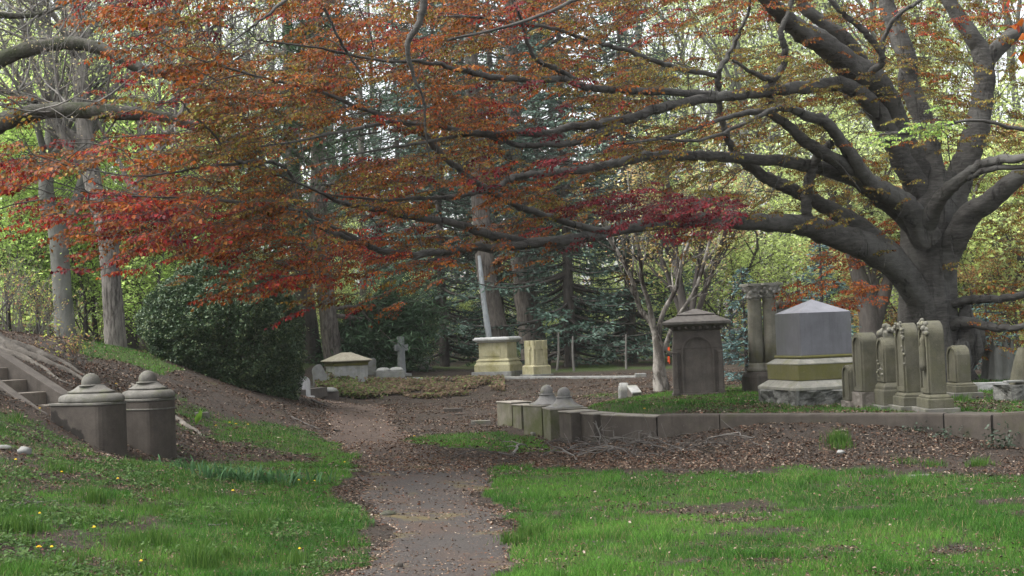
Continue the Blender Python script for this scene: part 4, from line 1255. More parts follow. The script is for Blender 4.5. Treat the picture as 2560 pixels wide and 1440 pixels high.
    obj('stump_wood', b, M['grey_bark'], T)
    # orange tags on the peeling tree
    for k, (py, h_, lab) in enumerate(((872, .06, 'small upper orange tag on the peeling bark tree'), (898, .11, 'larger lower orange tag on the peeling bark tree'))):
        p = at(1672, py, 27.2); b = MB(); b.box((0, 0, 0), (.05, .02, h_), 0, .7); b.box((.01, 0, -h_ * .62), (.02, .012, h_ * .4), .3)
        o = obj('marker_tag', b, M['orange'], None, .004); o.location = p; tag(o, lab, 'tag')


def extra_mats():
    def flat(nm, c, rough=.6, trans=0):
        t = NT(nm); M[nm] = t.finish(t.ramp(t.noise(40, 3), [(.3, tuple(np.array(c) * .8)), (.7, tuple(np.array(c) * 1.15))]), rough, None, .3, trans); return M[nm]
    M['stemgreen'] = flat('stem_green', (.10, .17, .05)); M['yellowpetal'] = flat('dandelion_yellow', (.75, .52, .015), .6, .2); M['orange'] = flat('orange_tape', (.75, .10, .03), .5)
    M['carving'] = stone_mat('worn_carving_stone', (.09, .087, .07), (.18, .173, .142), None, (.15, .145, .08), .4, scale=12)
    M['carving_dark'] = stone_mat('dark_carved_capital', (.13, .125, .105), (.38, .365, .33), None, None, scale=18)
    M['rock_brown'] = stone_mat('rough_brown_foot', (.12, .105, .09), (.20, .18, .155), None, None, scale=9, bump=.8)
    M['kerb_top'] = stone_mat('worn_kerb_top', (.17, .155, .13), (.26, .24, .205), None, (.15, .14, .08), .4, scale=6)
    M['column'] = stone_mat('buff_column_stone', (.11, .104, .08), (.20, .188, .15), None, (.15, .14, .07), .35, scale=5)
    M['post_cap'] = stone_mat('lichen_grey_post_cap', (.12, .117, .11), (.225, .22, .21), None, (.16, .16, .10), .35, scale=8)
    M['pale_dim'] = stone_mat('dull_pale_stone', (.23, .23, .22), (.36, .36, .34), None, (.19, .19, .13), .4, scale=6)
    M['lid_buff'] = stone_mat('buff_stone_lid', (.28, .25, .19), (.38, .345, .265), None, None, scale=6)
    M['cross_grey'] = stone_mat('blue_grey_cross_stone', (.13, .14, .14), (.22, .23, .225), None, None, scale=6)
    M['brown_flat'] = stone_mat('stair_wall_stone', (.06, .052, .044), (.11, .096, .082), None, None, scale=5)
    M['brown_step'] = stone_mat('stair_step_stone', (.12, .104, .086), (.20, .175, .145), None, None, scale=7)
    # damp stained post
    t = NT('stained_sandstone')
    base = t.ramp(t.noise(5, 6, .65), [(.3, (.050, .043, .036)), (.7, (.085, .073, .061))])
    tc = t.n('TexCoord'); sp = t.n('SeparateXYZ'); t.l(tc.outputs['Object'], sp.inputs[0])
    lim = t.math('ADD', t.math('MULTIPLY', sp.outputs[0], -.60), .50)
    lim = t.math('ADD', lim, t.math('MULTIPLY', t.math('SUBTRACT', t.noise(2.6, 5, .6), .5), .6))
    d = t.math('SUBTRACT', lim, sp.outputs[2])
    base = t.mix(t.ramp(d, [(.0, 0.), (.03, .8)]), base, (.012, .011, .0095))
    g = t.noise(160, 3, .7); base = t.mix(.55, base, t.ramp(g, [(.3, .6), (.7, 1.3)]), 'MULTIPLY')
    M['brown_stained'] = t.finish(base, .9, t.bump(t.math('ADD', t.noise(10, 8, .7), t.math('MULTIPLY', g, .3)), .35, .02), .2)
# ------------------------------------------------------------------ trees
def cat(pts, per=6):
    """Catmull-Rom densify rows of any width"""
    P = np.asarray(pts, float)
    if len(P) < 3:
        t = np.linspace(0, 1, per + 1)[:, None]; return P[0] * (1 - t) + P[-1] * t
    Q = np.vstack([2 * P[0] - P[1], P, 2 * P[-1] - P[-2]]); out = []
    for i in range(1, len(Q) - 2):
        p0, p1, p2, p3 = Q[i - 1], Q[i], Q[i + 1], Q[i + 2]
        for t in np.linspace(0, 1, per, endpoint=False):
            out.append(.5 * ((2 * p1) + (-p0 + p2) * t + (2 * p0 - 5 * p1 + 4 * p2 - p3) * t * t + (-p0 + 3 * p1 - 3 * p2 + p3) * t ** 3))
    out.append(P[-1])
    return np.array(out)


def unit(v):
    return v / (np.linalg.norm(v) + 1e-9)


class Tree:
    def __init__(s, seed):
        s.r = np.random.default_rng(seed); s.lines = []; s.tips = []; s.tipd = []

    def line(s, P, rad, sides): s.lines.append((np.asarray(P), np.asarray(rad), sides))

    def branch(s, p, d, L, r, lv, nch=(7, 6, 5, 0), ratio=.55, ang=.8, wig=.12, up=.05, step=.5, minr=.004, leafy=True, t0=.3):
        n = max(3, int(L / step)); pts = [np.array(p)]; d = unit(np.array(d, float))
        for i in range(n):
            d = unit(d + s.r.normal(size=3) * wig + np.array([0, 0, up])); pts.append(pts[-1] + d * L / n)
        pts = np.array(pts); rad = np.maximum(r * (1 - .8 * np.linspace(0, 1, n + 1)), minr)
        s.line(pts, rad, (9, 6, 4, 3, 3)[min(lv, 4)])
        s.kids(pts, rad, L, lv, nch, ratio, ang, wig, up, step, minr, t0)

    def kids(s, pts, rad, L, lv, nch, ratio=.55, ang=.8, wig=.12, up=.05, step=.5, minr=.004, t0=.3):
        n = len(pts) - 1; k = nch[lv] if lv < len(nch) else 0
        if k == 0:
            for i in range(max(1, n // 2), n + 1): s.tips.append(pts[i]); s.tipd.append(unit(pts[i] - pts[i - 1]))
            return
        for j in range(k):
            t = t0 + (1 - t0) * (j + s.r.random()) / k
            f = min(t * n, n - 1e-3); i = int(f); p = pts[i] + (pts[i + 1] - pts[i]) * (f - i)
            ax = unit(pts[i + 1] - pts[i]); q = unit(np.cross(ax, s.r.normal(size=3)))
            a = ang * s.r.uniform(.7, 1.25); d = ax * math.cos(a) + q * math.sin(a)
            s.branch(p, d, L * ratio * s.r.uniform(.6, 1.2) * (1.25 - .6 * t), max(rad[i] * s.r.uniform(.4, .65), minr), lv + 1, nch, ratio, ang, wig, up, step * .75, minr, True, .2)

    def wood(s, name='trunk'):
        b = MB()
        for P, rd, sd in s.lines: b.tube(P, rd, sd)
        return b.mesh(name)

    def leaves(s, k, spread, size, pal, seed=1, name='crown', asp=.6, keep=1.0, varc=.25, clumpv=.3):
        if pal is PINEG or pal is TEAL: asp = .13; k = int(k * 1.6); size *= 1.5
        r = np.random.default_rng(seed)
        T = np.array(s.tips)
        if keep < 1: T = T[r.random(len(T)) < keep]
        n = len(T) * k
        P = np.repeat(T, k, 0) + r.normal(size=(n, 3)) * spread * np.array([1, 1, .7])
        pal = np.array(pal); w = r.dirichlet(np.ones(len(pal)) * .8, len(T)); cc = (w @ pal) * (1 + clumpv * (r.random(len(T))[:, None] - .5) * 2)
        C = np.repeat(cc, k, 0) * (1 + varc * r.normal(size=(n, 1))); C = np.clip(C, .004, .9)
        L = size * (.6 + .8 * r.random(n))
        V, F, C = leaf_cards(P[:, 0], P[:, 1], P[:, 2], L, L * asp, C, r, .6, .3)
        return raw_mesh(name, V, F.ravel(), np.arange(len(F)) * 3, False, C)


def spruce_mesh(seed, H, Rb, pal, z0=.06, droop=.35, dens=1.0, needle=.16, thick=.028, fade=.9, r0=.2, bark='dark_bark', whorl=.32):
    r = np.random.default_rng(seed); b = MB(); b.tube(cat([(0, 0, -.3), (.03, 0, H * .4), (0, .02, H)], 8), np.linspace(r0, .02, 17), 10)
    NV, NC = [], []; pal = np.array(pal)
    z = H * z0
    while z < H * .98:
        f = z / H; L = Rb * (1 - f) ** fade * r.uniform(.75, 1.1) + .15
        for k in range(int(r.integers(4, 7))):
            a = r.random() * 6.283; l = L * r.uniform(.6, 1.1); o = np.array([math.cos(a), math.sin(a), 0])
            n = 8; t = np.linspace(0, 1, n)
            zz = z + r.uniform(-.12, .12) + l * (-droop * t * (1 - .65 * t) + .10 * t ** 3)
            P = o[None] * (t * l)[:, None]; P[:, 2] = zz
            b.tube(P, np.linspace(max(.012, .018 * l), .005, n), 4)
            sd = np.array([-o[1], o[0], 0]); nb = max(4, int(l / .11 * dens)); cl = pal[r.integers(len(pal))] * r.uniform(.6, 1.3)
            for q in range(nb):
                u = .18 + .82 * (q + r.random()) / nb; i = min(int(u * (n - 1)), n - 2); p = P[i] + (P[i + 1] - P[i]) * (u * (n - 1) - i)
                sg = 1 if q % 2 else -1; bl = min(.55, .28 * l + .1) * (1.15 - .75 * u) * r.uniform(.7, 1.2)
                dd = unit(o * r.uniform(.5, .9) + sd * sg * r.uniform(.5, 1.) + np.array([0, 0, r.uniform(-.45, .05)]))
                m = max(2, int(bl / (needle * .55)))
                for w in range(m):
                    c = p + dd * bl * (w + .2) / m; e = unit(dd + r.normal(size=3) * .35); e2 = unit(np.cross(e, r.normal(size=3))) * thick
                    ln = needle * r.uniform(.7, 1.3)
                    NV.append([c - e2 * .5, c + e * ln * .5 - e2, c + e * ln, c + e * ln * .5 + e2]); NC.append(np.clip(cl * r.uniform(.65, 1.4), 0, 1))
        z += whorl * r.uniform(.7, 1.25) * (1 - .35 * f)
    V = np.array(NV).reshape(-1, 3); n = len(NV)
    me = raw_mesh('crown', V, np.arange(n * 4), np.arange(n) * 4, False, np.repeat(np.array(NC), 4, 0))
    return b.mesh('trunk'), me


def tree_obj(name, label, cat_, loc, wood, crown, wmat, cmat, yaw=0, group=None, scale=1.0):
    t = thing(name, label, cat_, loc, yaw, group)
    t.scale = (scale,) * 3 if np.isscalar(scale) else scale
    obj('trunk', wood, M[wmat], t)
    if crown is not None: obj('crown', crown, M[cmat], t)
    return t


GREENS = [(.28, .35, .13), (.36, .42, .17), (.21, .27, .11), (.40, .43, .22)]
PALEG = [(.30, .35, .14), (.36, .37, .19), (.22, .24, .12), (.27, .33, .10)]
RUST = [(.32, .12, .06), (.34, .19, .09), (.26, .10, .06), (.33, .27, .13)]
TEAL = [(.052, .092, .068), (.078, .128, .098), (.038, .066, .05), (.10, .152, .118)]
BLUE = [(.07, .13, .125), (.10, .18, .17), (.05, .09, .09)]
PINEG = [(.05, .10, .045), (.08, .14, .07), (.035, .07, .035)]


def base_at(px, Y, dz=-.1):
    x = at(px, 860, Y)[0]; return np.array([x, Y, h1(x, Y) + dz])


def build_background():
    # ---- prototypes
    protos = {}
    def deci(key, seed, H, r0, nch, leaf, k, spread, size, pal, keep=1, bark='grey_bark', fork=.35, ang=.75, up=.06, cm='foliage', minr=.008):
        T = Tree(seed); r = T.r
        tr = cat([(0, 0, -.4), (r.normal() * .1, r.normal() * .1, H * .3), (r.normal() * .5, r.normal() * .4, H * .65), (r.normal() * .8, r.normal() * .6, H)], 6)
        rad = r0 * (1 - .9 * np.linspace(0, 1, len(tr)) ** 1.2); rad[0] *= 1.35
        T.line(tr, rad, 10)
        T.kids(tr, rad, H, 0, nch, .42, ang, .13, up, .7, minr, fork)
        protos[key] = (T.wood(), T.leaves(k, spread, size, pal, seed, keep=keep) if leaf else None, bark, cm)
    deci('green1', 1, 17, .22, (15, 7, 4, 0), True, 7, .42, .14, GREENS, fork=.12)
    deci('green2', 2, 13, .17, (17, 7, 4, 0), True, 7, .38, .13, GREENS + PALEG, fork=.08)
    deci('bare1', 3, 20, .28, (14, 8, 6, 0), True, 3, .3, .11, PALEG, keep=.6, fork=.22, ang=.65, up=.10, minr=.010)
    deci('bare2', 4, 19, .24, (15, 8, 6, 0), True, 4, .3, .11, PALEG + GREENS, keep=.5, bark='twig_bark', fork=.18, ang=.8, minr=.010)
    deci('rust1', 5, 9, .12, (15, 7, 4, 0), True, 8, .3, .13, RUST + [(.3, .3, .1)], bark='dark_bark', fork=.1)
    deci('under1', 6, 5.5, .07, (13, 7, 4, 0), True, 6, .28, .10, GREENS + [(.33, .40, .07)], bark='dark_bark', fork=.05, ang=.9)
    deci('under2', 16, 6.0, .07, (15, 8, 4, 0), True, 6, .30, .10, [(.37, .50, .14), (.44, .55, .19), (.29, .41, .12)], bark='dark_bark', fork=.04, ang=1.0)
    tr, cr = spruce_mesh(8, 17, 3.9, TEAL, .035); protos['spruce1'] = (tr, cr, 'dark_bark', 'needle')
    tr, cr = spruce_mesh(9, 19, 3.4, TEAL + [(.06, .10, .06)], .06, .5, 1.0); protos['spruce2'] = (tr, cr, 'dark_bark', 'needle')
    tr, cr = spruce_mesh(10, 4.2, 1.35, BLUE, .03, .12, 1.5, .13, .024, .9, .08, whorl=.22); protos['blue'] = (tr, cr, 'dark_bark', 'needle')
    first = {}
    def put(key, px, Y, label, nm, catg='tree', group=None, scale=1.0, yaw=None, dz=-.1):
        p = base_at(px, Y, dz); yaw = RNG.random() * 6.28 if yaw is None else yaw
        w, c, bk, cm = protos[key]
        if key not in first:
            first[key] = tree_obj(nm, label, catg, p, w, c, bk, cm, yaw, group, scale); return first[key]
        o = dup(first[key], p, yaw, label, group, scale)
        o.name = nm; o['category'] = catg
        if not group and 'group' in o: del o['group']
        return o
    # ---- conifers in the middle
    put('spruce1', 1425, 43, 'dark spruce with a bare lower trunk behind the two pale tombs', 'spruce_tree', scale=1.0, yaw=.4)
    put('spruce1', 1110, 47, 'blue green spruce behind the stone cross', 'spruce_tree', scale=.92, yaw=2.)
    put('spruce2', 1250, 50, 'tall dark spruce between the leaning trunk and the pedestal tomb', 'spruce_tree', scale=1.05, yaw=1.)
    put('spruce1', 1580, 46, 'dense dark spruce behind the peeling bark tree', 'spruce_tree', scale=.95, yaw=3.4)
    put('spruce2', 1010, 56, 'thin drooping spruce far behind the stone cross', 'spruce_tree', scale=.95, yaw=5)
    put('spruce2', 1360, 58, 'tall spruce rising far behind the pale tombs', 'spruce_tree', scale=1.15, yaw=2.2)
    put('spruce1', 1690, 60, 'far spruce seen right of the peeling bark tree', 'spruce_tree', scale=.9, yaw=4.2)
    put('spruce2', 880, 60, 'far spruce behind the hipped tomb', 'spruce_tree', scale=1.0, yaw=4.9)
    put('spruce2', 1180, 66, 'farthest spruce seen between the pine trunks', 'spruce_tree', scale=1.25, yaw=.9)
    for k, (px, Y, s) in enumerate([(1070, 76, 1.4), (1400, 76, 1.35)]):
        put('spruce2' if k % 2 else 'spruce1', px, Y, 'tall conifer of the dark stand far behind the tombs', 'spruce_tree', 'tree', 'conifers of the far dark stand', (s * 1.15, s * 1.15, s))
    put('blue', 1862, 29.5, 'small dark blue spruce left of the twin columns', 'blue_spruce', 'tree', scale=(.62, .62, .60), yaw=.3)
    put('blue', 2062, 30.5, 'blue spruce showing behind the granite monument', 'blue_spruce', 'tree', scale=(.98, .98, .72), yaw=2.6)
    put('blue', 2470, 31, 'dark low conifer right of the beech trunk', 'blue_spruce', 'tree', scale=(.8, .8, .42), yaw=1.6)
    # ---- named trunks
    def trunk_tree(nm, label, path, bark, seed, nch, H=7., leaves=None, ang=.8, up=.05, sides=14, t0=.5, extra=(), ratio=.5, minr=.006, cm='foliage', rough=.03, wig=.12, keep=1.0):
        """path rows: px, py, Y, radius in photo px"""
        P = cat(path, 6); W = np.array([at(a, b_, c) for a, b_, c, _ in P]); rad = P[:, 3] * P[:, 2] / FPX
        z0 = h1(W[0, 0], W[0, 1]); W[0, 2] = min(W[0, 2], z0 - .25)
        org = W[0].copy(); org[2] = z0
        T = Tree(seed); T.line(W - org, rad, sides)
        if nch: T.kids(W - org, rad, H, 0, nch, ratio, ang, wig, up, .6, minr, t0)
        for ex in extra:
            Q = cat(ex, 5); X = np.array([at(a, b_, c) for a, b_, c, _ in Q]) - org; rr = Q[:, 3] * Q[:, 2] / FPX; T.line(X, rr, 10)
            if nch: T.kids(X, rr, H * .8, 0, nch, ratio, ang, wig, up, .6, minr, .3)
        t = thing(nm, label, 'tree', org); b = MB()
        for q, (A, rd, sd) in enumerate(T.lines): b.tube(A, rd, sd, rough=rough if q == 0 else 0)
        obj('trunk', b, M[bark], t)
        if leaves:
            k, sp, sz, pal = leaves; obj('crown', T.leaves(k, sp, sz, pal, seed, keep=keep), M[cm], t)
        return t
    trunk_tree('grey_trunk_tree', 'smooth pale grey trunk with a knot, leftmost of the trees on the left ridge',
               [(166, 868, 33, 27), (158, 760, 33, 24), (150, 650, 33, 23), (142, 560, 33, 24), (120, 520, 33, 20), (115, 430, 33, 18), (130, 330, 33, 17), (125, 180, 33, 15), (110, 0, 33, 12), (100, -150, 33, 9)],
               'grey_bark', 41, (12, 7, 5, 0), 8, (2, .25, .09, PALEG), keep=.5, extra=[[(150, 590, 33, 17), (185, 520, 33.3, 14), (215, 400, 33.6, 13), (170, 320, 34, 12), (140, 200, 34, 10), (90, 40, 34, 8)]])
    trunk_tree('rough_trunk_tree', 'rough shaggy barked trunk, second of the trees on the left ridge',
               [(290, 880, 31, 28), (284, 780, 31, 25), (276, 680, 31, 24), (266, 580, 31, 25), (235, 470, 31.3, 22), (215, 350, 31.5, 20), (200, 180, 31.8, 19), (185, 40, 32, 17), (180, -120, 32, 12)],
               'rough_bark', 42, (13, 8, 5, 0), 8, (2, .25, .09, PALEG), keep=.4, extra=[[(275, 620, 31, 20), (320, 520, 31.2, 14), (380, 400, 31.5, 11), (470, 250, 32, 8), (520, 60, 33, 6)]])
    trunk_tree('leaning_dark_tree', 'dark leaning trunk partly behind the shaggy one on the left ridge',
               [(318, 850, 36, 22), (332, 740, 36, 18), (345, 650, 36, 17), (360, 560, 36, 16), (400, 430, 36, 14), (440, 250, 36, 11), (470, 50, 36, 8)],
               'dark_bark', 43, (10, 7, 5, 0), 7, (2, .25, .09, GREENS), keep=.6, extra=[[(330, 760, 36, 10), (260, 700, 36.4, 9), (220, 640, 36.6, 7)]])
    pal_p = PINEG
    trunk_tree('dark_pine', 'dark straight pine trunk just right of the round bush', [(790, 965, 42, 29), (775, 850, 42, 25), (762, 740, 42, 23), (745, 600, 42, 21), (730, 400, 42, 18), (720, 150, 42, 14), (715, -100, 42, 9)],
               'dark_bark', 44, (16, 9, 0), 5.5, (18, .22, .17, pal_p), 1.2, -.02, t0=.36, ratio=.5, cm='needle', wig=.08)
    trunk_tree('brown_pine', 'brown ridged pine trunk behind the hipped tomb', [(838, 925, 40.5, 26), (826, 840, 40.5, 23), (815, 740, 40.5, 22), (800, 600, 40.5, 21), (795, 400, 40.5, 18), (790, 150, 40.5, 14), (790, -100, 40.5, 9)],
               'pine_bark', 45, (15, 8, 0), 5, (16, .22, .17, pal_p), 1.2, -.03, t0=.42, ratio=.5, cm='needle', wig=.08,
               extra=[[(838, 790, 40.5, 7), (880, 795, 41, 6), (930, 825, 41.5, 5), (975, 865, 42, 3)], [(838, 840, 40.5, 5), (880, 868, 41, 4), (925, 878, 41.5, 2)], [(835, 770, 40.5, 6), (900, 775, 41, 5), (960, 850, 41.5, 3)]])
    trunk_tree('thin_pole_tree', 'thin greyish trunk behind the hipped tomb and the cross', [(915, 900, 52, 12), (912, 800, 52, 11), (908, 700, 52, 10), (905, 500, 52, 9), (900, 200, 52, 6)], 'rough_bark', 46, (6, 6, 0), 4, (10, .25, .16, pal_p), 1.2, 0, cm='needle')
    trunk_tree('leaning_pine', 'thick leaning grey trunk rising behind the pedestal tomb', [(1262, 940, 43, 33), (1242, 830, 43, 28), (1222, 720, 43, 25), (1210, 620, 43, 24), (1200, 500, 43, 22), (1185, 300, 43, 19), (1175, 50, 43, 15), (1170, -120, 43, 10)],
               'pine_bark', 47, (9, 8, 0), 5.5, (20, .22, .17, TEAL), 1.2, -.02, t0=.45, cm='needle')
    trunk_tree('straight_pine', 'thick straight brown grey trunk just right of the leaning one', [(1345, 940, 45, 38), (1328, 830, 45, 32), (1312, 720, 45, 29), (1300, 600, 45, 27), (1290, 450, 45, 24), (1280, 200, 45, 19), (1275, -100, 45, 12)],
               'pine_bark', 48, (9, 8, 0), 5.5, (20, .22, .17, TEAL), 1.2, -.02, t0=.45, cm='needle')
    trunk_tree('dead_stem', 'thin silvery dead stem leaning against the dark trunks', [(1228, 905, 41.5, 8), (1222, 840, 41.5, 8), (1212, 770, 41.6, 7), (1204, 700, 41.8, 6), (1198, 640, 42, 4)], 'deadwood', 49, None)
    for k, (a, b_, Y, pyt, lab) in enumerate([(1437, 1432, 40, 840, 'slim dead sapling before the dark spruce'), (1390, 1396, 40.5, 830, 'slim grey sapling right of the two pale tombs'), (1566, 1565, 40, 835, 'thin upright pole near the right end of the far kerb')]):
        trunk_tree('sapling' if k < 2 else 'thin_pole', lab, [(a, 945, Y, 3.2), (b_, 890, Y, 2.8), (b_, pyt, Y, 2.2)], 'twig_bark', 50 + k, None)
    # peeling multi stem
    trunk_tree('peeling_bark_tree', 'multi stemmed tree with pale peeling bark left of the brownstone monument',
               [(1655, 985, 27.5, 23.0), (1648, 920, 27.5, 15.8), (1645, 860, 27.5, 13.0), (1630, 810, 27.5, 7.9), (1600, 770, 27.5, 6.5), (1580, 700, 27.4, 5.8), (1550, 640, 27.4, 5.0), (1525, 600, 27.4, 4.3), (1490, 520, 27, 2.9)],
               'birch_bark', 53, (7, 6, 0), 2.6, (2, .14, .06, RUST + PALEG), .7, .1, keep=.6, extra=[
                   [(1645, 860, 27.5, 9.4), (1655, 790, 27.6, 6.5), (1690, 720, 27.8, 5.8), (1710, 640, 28, 5.0), (1750, 540, 28, 3.6), (1790, 440, 28, 2.2)],
                   [(1640, 840, 27.5, 7.9), (1622, 760, 27.4, 6.5), (1605, 700, 27.3, 5.8), (1600, 640, 27.2, 5.0), (1585, 560, 27, 3.6), (1570, 450, 27, 2.2)],
                   [(1660, 880, 27.6, 7.2), (1685, 810, 27.8, 5.8), (1740, 720, 28, 5.0), (1770, 620, 28.2, 4.3), (1800, 500, 28.4, 2.9)]], rough=.05, minr=.004)
    trunk_tree('vase_tree', 'dark vase shaped multi stemmed tree behind the brownstone monument',
               [(1730, 960, 34, 18), (1715, 800, 34, 12), (1700, 720, 34, 10), (1690, 640, 34, 8), (1680, 540, 34, 6), (1660, 380, 34, 4)],
               'dark_bark', 54, (9, 7, 0), 4, (5, .2, .09, PALEG + RUST), .6, .12, extra=[
                   [(1720, 830, 34, 10), (1735, 740, 34, 8), (1750, 640, 34, 7), (1770, 520, 34, 5), (1780, 380, 34, 3)], [(1722, 850, 34.2, 9), (1765, 720, 34.3, 7), (1800, 620, 34.4, 6), (1850, 480, 34.5, 4)],
                   [(1716, 820, 34.2, 8), (1680, 720, 34.3, 6), (1640, 600, 34.4, 5), (1600, 450, 34.5, 3)]], minr=.005)
    trunk_tree('dark_forked_tree', 'dark forked trunk seen between the granite monument and the beech',
               [(2185, 960, 37, 40), (2180, 860, 37, 32), (2172, 780, 37, 27), (2150, 700, 37, 20), (2120, 600, 37, 15), (2080, 480, 37, 11), (2050, 300, 37, 8)],
               'dark_bark', 55, (9, 7, 4, 0), 6, (4, .3, .11, GREENS), .8, .06, extra=[[(2180, 820, 37, 22), (2215, 720, 37, 15), (2240, 620, 37, 11)], [(2175, 780, 37, 14), (2190, 680, 37.3, 10), (2195, 560, 37.5, 8)]])
    trunk_tree('far_right_tree', 'dark thin trunk in green leaves right of the beech', [(2520, 930, 44, 14), (2510, 800, 44, 12), (2530, 650, 44, 10), (2550, 450, 44, 8)], 'dark_bark', 56, (10, 7, 4, 0), 6, (5, .3, .12, GREENS), .8, .05)
    # ---- understory and filler
    u = 'bright spring green understory shrub among the left ridge trees'
    for k, (px, Y, s) in enumerate([(110, 42, 1.1), (330, 44, 1.15), (190, 50, 1.3), (480, 48, 1.2), (60, 48, 1.4), (380, 54, 1.4), (560, 52, 1.2)]):
        put('under1', px, Y, u, 'understory_shrub', 'shrub', 'bright green understory on the left', s)
    u = 'luminous yellow green young tree just beyond the left ridge'
    for k, (px, Y, s) in enumerate([(25, 35.5, .95), (95, 36, .9), (215, 35, .8), (245, 37, 1.0), (400, 34.5, .8), (345, 38, 1.0), (450, 36, .8), (-30, 34, 1.0), (160, 38, 1.1)]):
        put('under2', px, Y, u, 'young_tree', 'tree', 'young yellow green trees beyond the left ridge', s)
    u = 'fresh green understory tree behind the beech trunk'
    for k, (px, Y, s) in enumerate([(1850, 44, 1.1), (1960, 48, 1.2), (2080, 42, .9), (2290, 42, 1.0), (2420, 38, 1.0), (2510, 40, 1.1), (2600, 36, 1.2), (2480, 46, 1.4), (1780, 50, 1.2), (2200, 52, 1.3)]):
        put('under1', px, Y, u, 'understory_shrub', 'shrub', 'green understory behind the beech', s)
    u = 'low green shrub among the conifers behind the tombs'
    for k, (px, Y, s) in enumerate([(960, 50, .6), (1080, 53, .5), (1180, 56, .6), (1320, 52, .55), (1500, 50, .6), (1620, 54, .7), (700, 46, .6), (820, 50, .7), (900, 58, .9), (1450, 62, .9), (1270, 66, .9), (1040, 66, 1.), (1700, 48, .7), (640, 40, .6)]):
        put('under1', px, Y, u, 'understory_shrub', 'shrub', 'green shrubs among the conifers', s)
    u = 'young copper leaved tree behind the beech'
    for k, (px, Y, s) in enumerate([(2540, 36, .42), (2640, 42, .7), (1830, 58, .6), (2205, 38.5, .5), (2470, 40, .42)]):
        put('rust1', px, Y, u, 'copper_tree', 'tree', 'young copper trees behind the beech', s)
    u = 'tall airy green tree of the wood behind the graves'
    for k, (px, Y, s) in enumerate([(-40, 52, 1.1), (110, 62, 1.2), (360, 68, 1.1), (1880, 58, 1.1), (2060, 64, 1.2), (2250, 56, 1.1), (2420, 62, 1.2), (2590, 54, 1.1), (2170, 78, 1.3), (1960, 82, 1.35), (1760, 74, 1.25)]):
        put('green1' if k % 2 else 'green2', px, Y, u, 'woodland_tree', 'tree', 'green trees of the wood behind', s * (1.0 if k % 2 else 1.25))
    u = 'tall grey nearly bare tree of the wood behind the graves'
    for k, (px, Y, s) in enumerate([(170, 54, 1.05), (420, 56, 1.1), (620, 60, 1.1), (720, 72, 1.2), (250, 70, 1.2), (60, 76, 1.2), (380, 78, 1.25), (840, 74, 1.2), (960, 78, 1.2), (1100, 84, 1.3), (1500, 76, 1.2), (1640, 66, 1.1), (1750, 82, 1.3), (1880, 70, 1.2), (2020, 86, 1.3), (2130, 66, 1.1), (2300, 70, 1.2), (2500, 80, 1.3), (1300, 88, 1.3), (-120, 58, 1.2), (540, 84, 1.3)]):
        put('bare1' if k % 2 else 'bare2', px, Y, u, 'bare_tree', 'tree', 'bare trees of the wood behind', s)
    # ---- far wood as one mass
    r = np.random.default_rng(77)
    n = 80000; X = r.uniform(-75, 75, n); Yd = r.uniform(92, 125, n)
    top = (7 + 20 * fbm(X * .12, Yd * .12, 3)) * (1 - .35 * sstep(8, 25, np.abs(X)))
    Z = top * r.random(n) ** 1.3
    k = r.random(n) < sstep(.36, .56, fbm(X * .35 + Z * .3, Z * .45 + Yd * .2, 3)) * .9 + (Z < 5) * .35
    X, Yd, Z = X[k], Yd[k], Z[k]; m = len(X)
    t = fbm(X * .09 + 3, Z * .12, 2)[:, None]; v = r.random(m)[:, None]
    C = np.where(v < .25, np.array([.19, .17, .13]), np.where(t > .55, np.array([.20, .25, .08]), np.array([.12, .15, .075]))) * r.uniform(.6, 1.4, (m, 1))
    C = np.where((v > .93), np.array([.30, .16, .12]), C)
    V, F, C = leaf_cards(X, Yd, Z + .3, .5 + .3 * r.random(m), .28, C, r, .7, .3)
    b = MB(); b.add_uniform(V, F, False, C)
    for q in range(260):
        x, y = r.uniform(-70, 70), r.uniform(88, 125); hh = r.uniform(9, 22)
        b.tube(np.array([(x, y, -.5), (x + r.normal() * .4, y, hh * .5), (x + r.normal(), y, hh)]), [r.uniform(.12, .3), .1, .04], 5, col=(.12, .11, .095))
    o = obj('distant_woods', b, M['foliage']); tag(o, 'far wood of thin trunks and pale spring leaves closing the view', 'wood', kind='stuff')


def build_undergrowth():
    r = np.random.default_rng(66); n = 46000
    X = np.where(r.random(n) < .55, r.uniform(-24, -8, n), r.uniform(7, 26, n)); Yd = r.uniform(35, 58, n)
    k = (X < -.245 * Yd) | ((X > .18 * Yd) & (Yd > 40)); X, Yd = X[k], Yd[k]
    k = fbm(X * .6, Yd * .4, 3) > .40; X, Yd = X[k], Yd[k]; m = len(X)
    top = .5 + 3.0 * fbm(X * .45 + 9, Yd * .45, 3) ** 1.5
    Z = hgt(X, Yd) + top * r.random(m) ** 1.2
    t = fbm(X * .3 + 5, Yd * .3, 2)[:, None]; v = r.random(m)[:, None]
    C = np.where(v < .12, np.array([.22, .13, .08]), np.where(t > .5, np.array([.34, .42, .12]), np.array([.24, .32, .09]))) * r.uniform(.6, 1.3, (m, 1))
    V, F, C = leaf_cards(X, Yd, Z, .11 + .07 * r.random(m), .075, C, r, .6, .3)
    b = MB(); b.add_uniform(V, F, False, C)
    for q in range(300):
        i = int(r.integers(m)); p = np.array([X[i], Yd[i], hgt(X[i:i + 1], Yd[i:i + 1])[0] - .1])
        b.tube(np.array([p, p + [r.normal() * .3, r.normal() * .2, r.uniform(.8, 2.4)]]), [.015, .005], 4, col=(.10, .08, .06))
    tag(obj('undergrowth', b, M['foliage']), 'low spring green undergrowth filling the wood floor', 'undergrowth', kind='stuff')


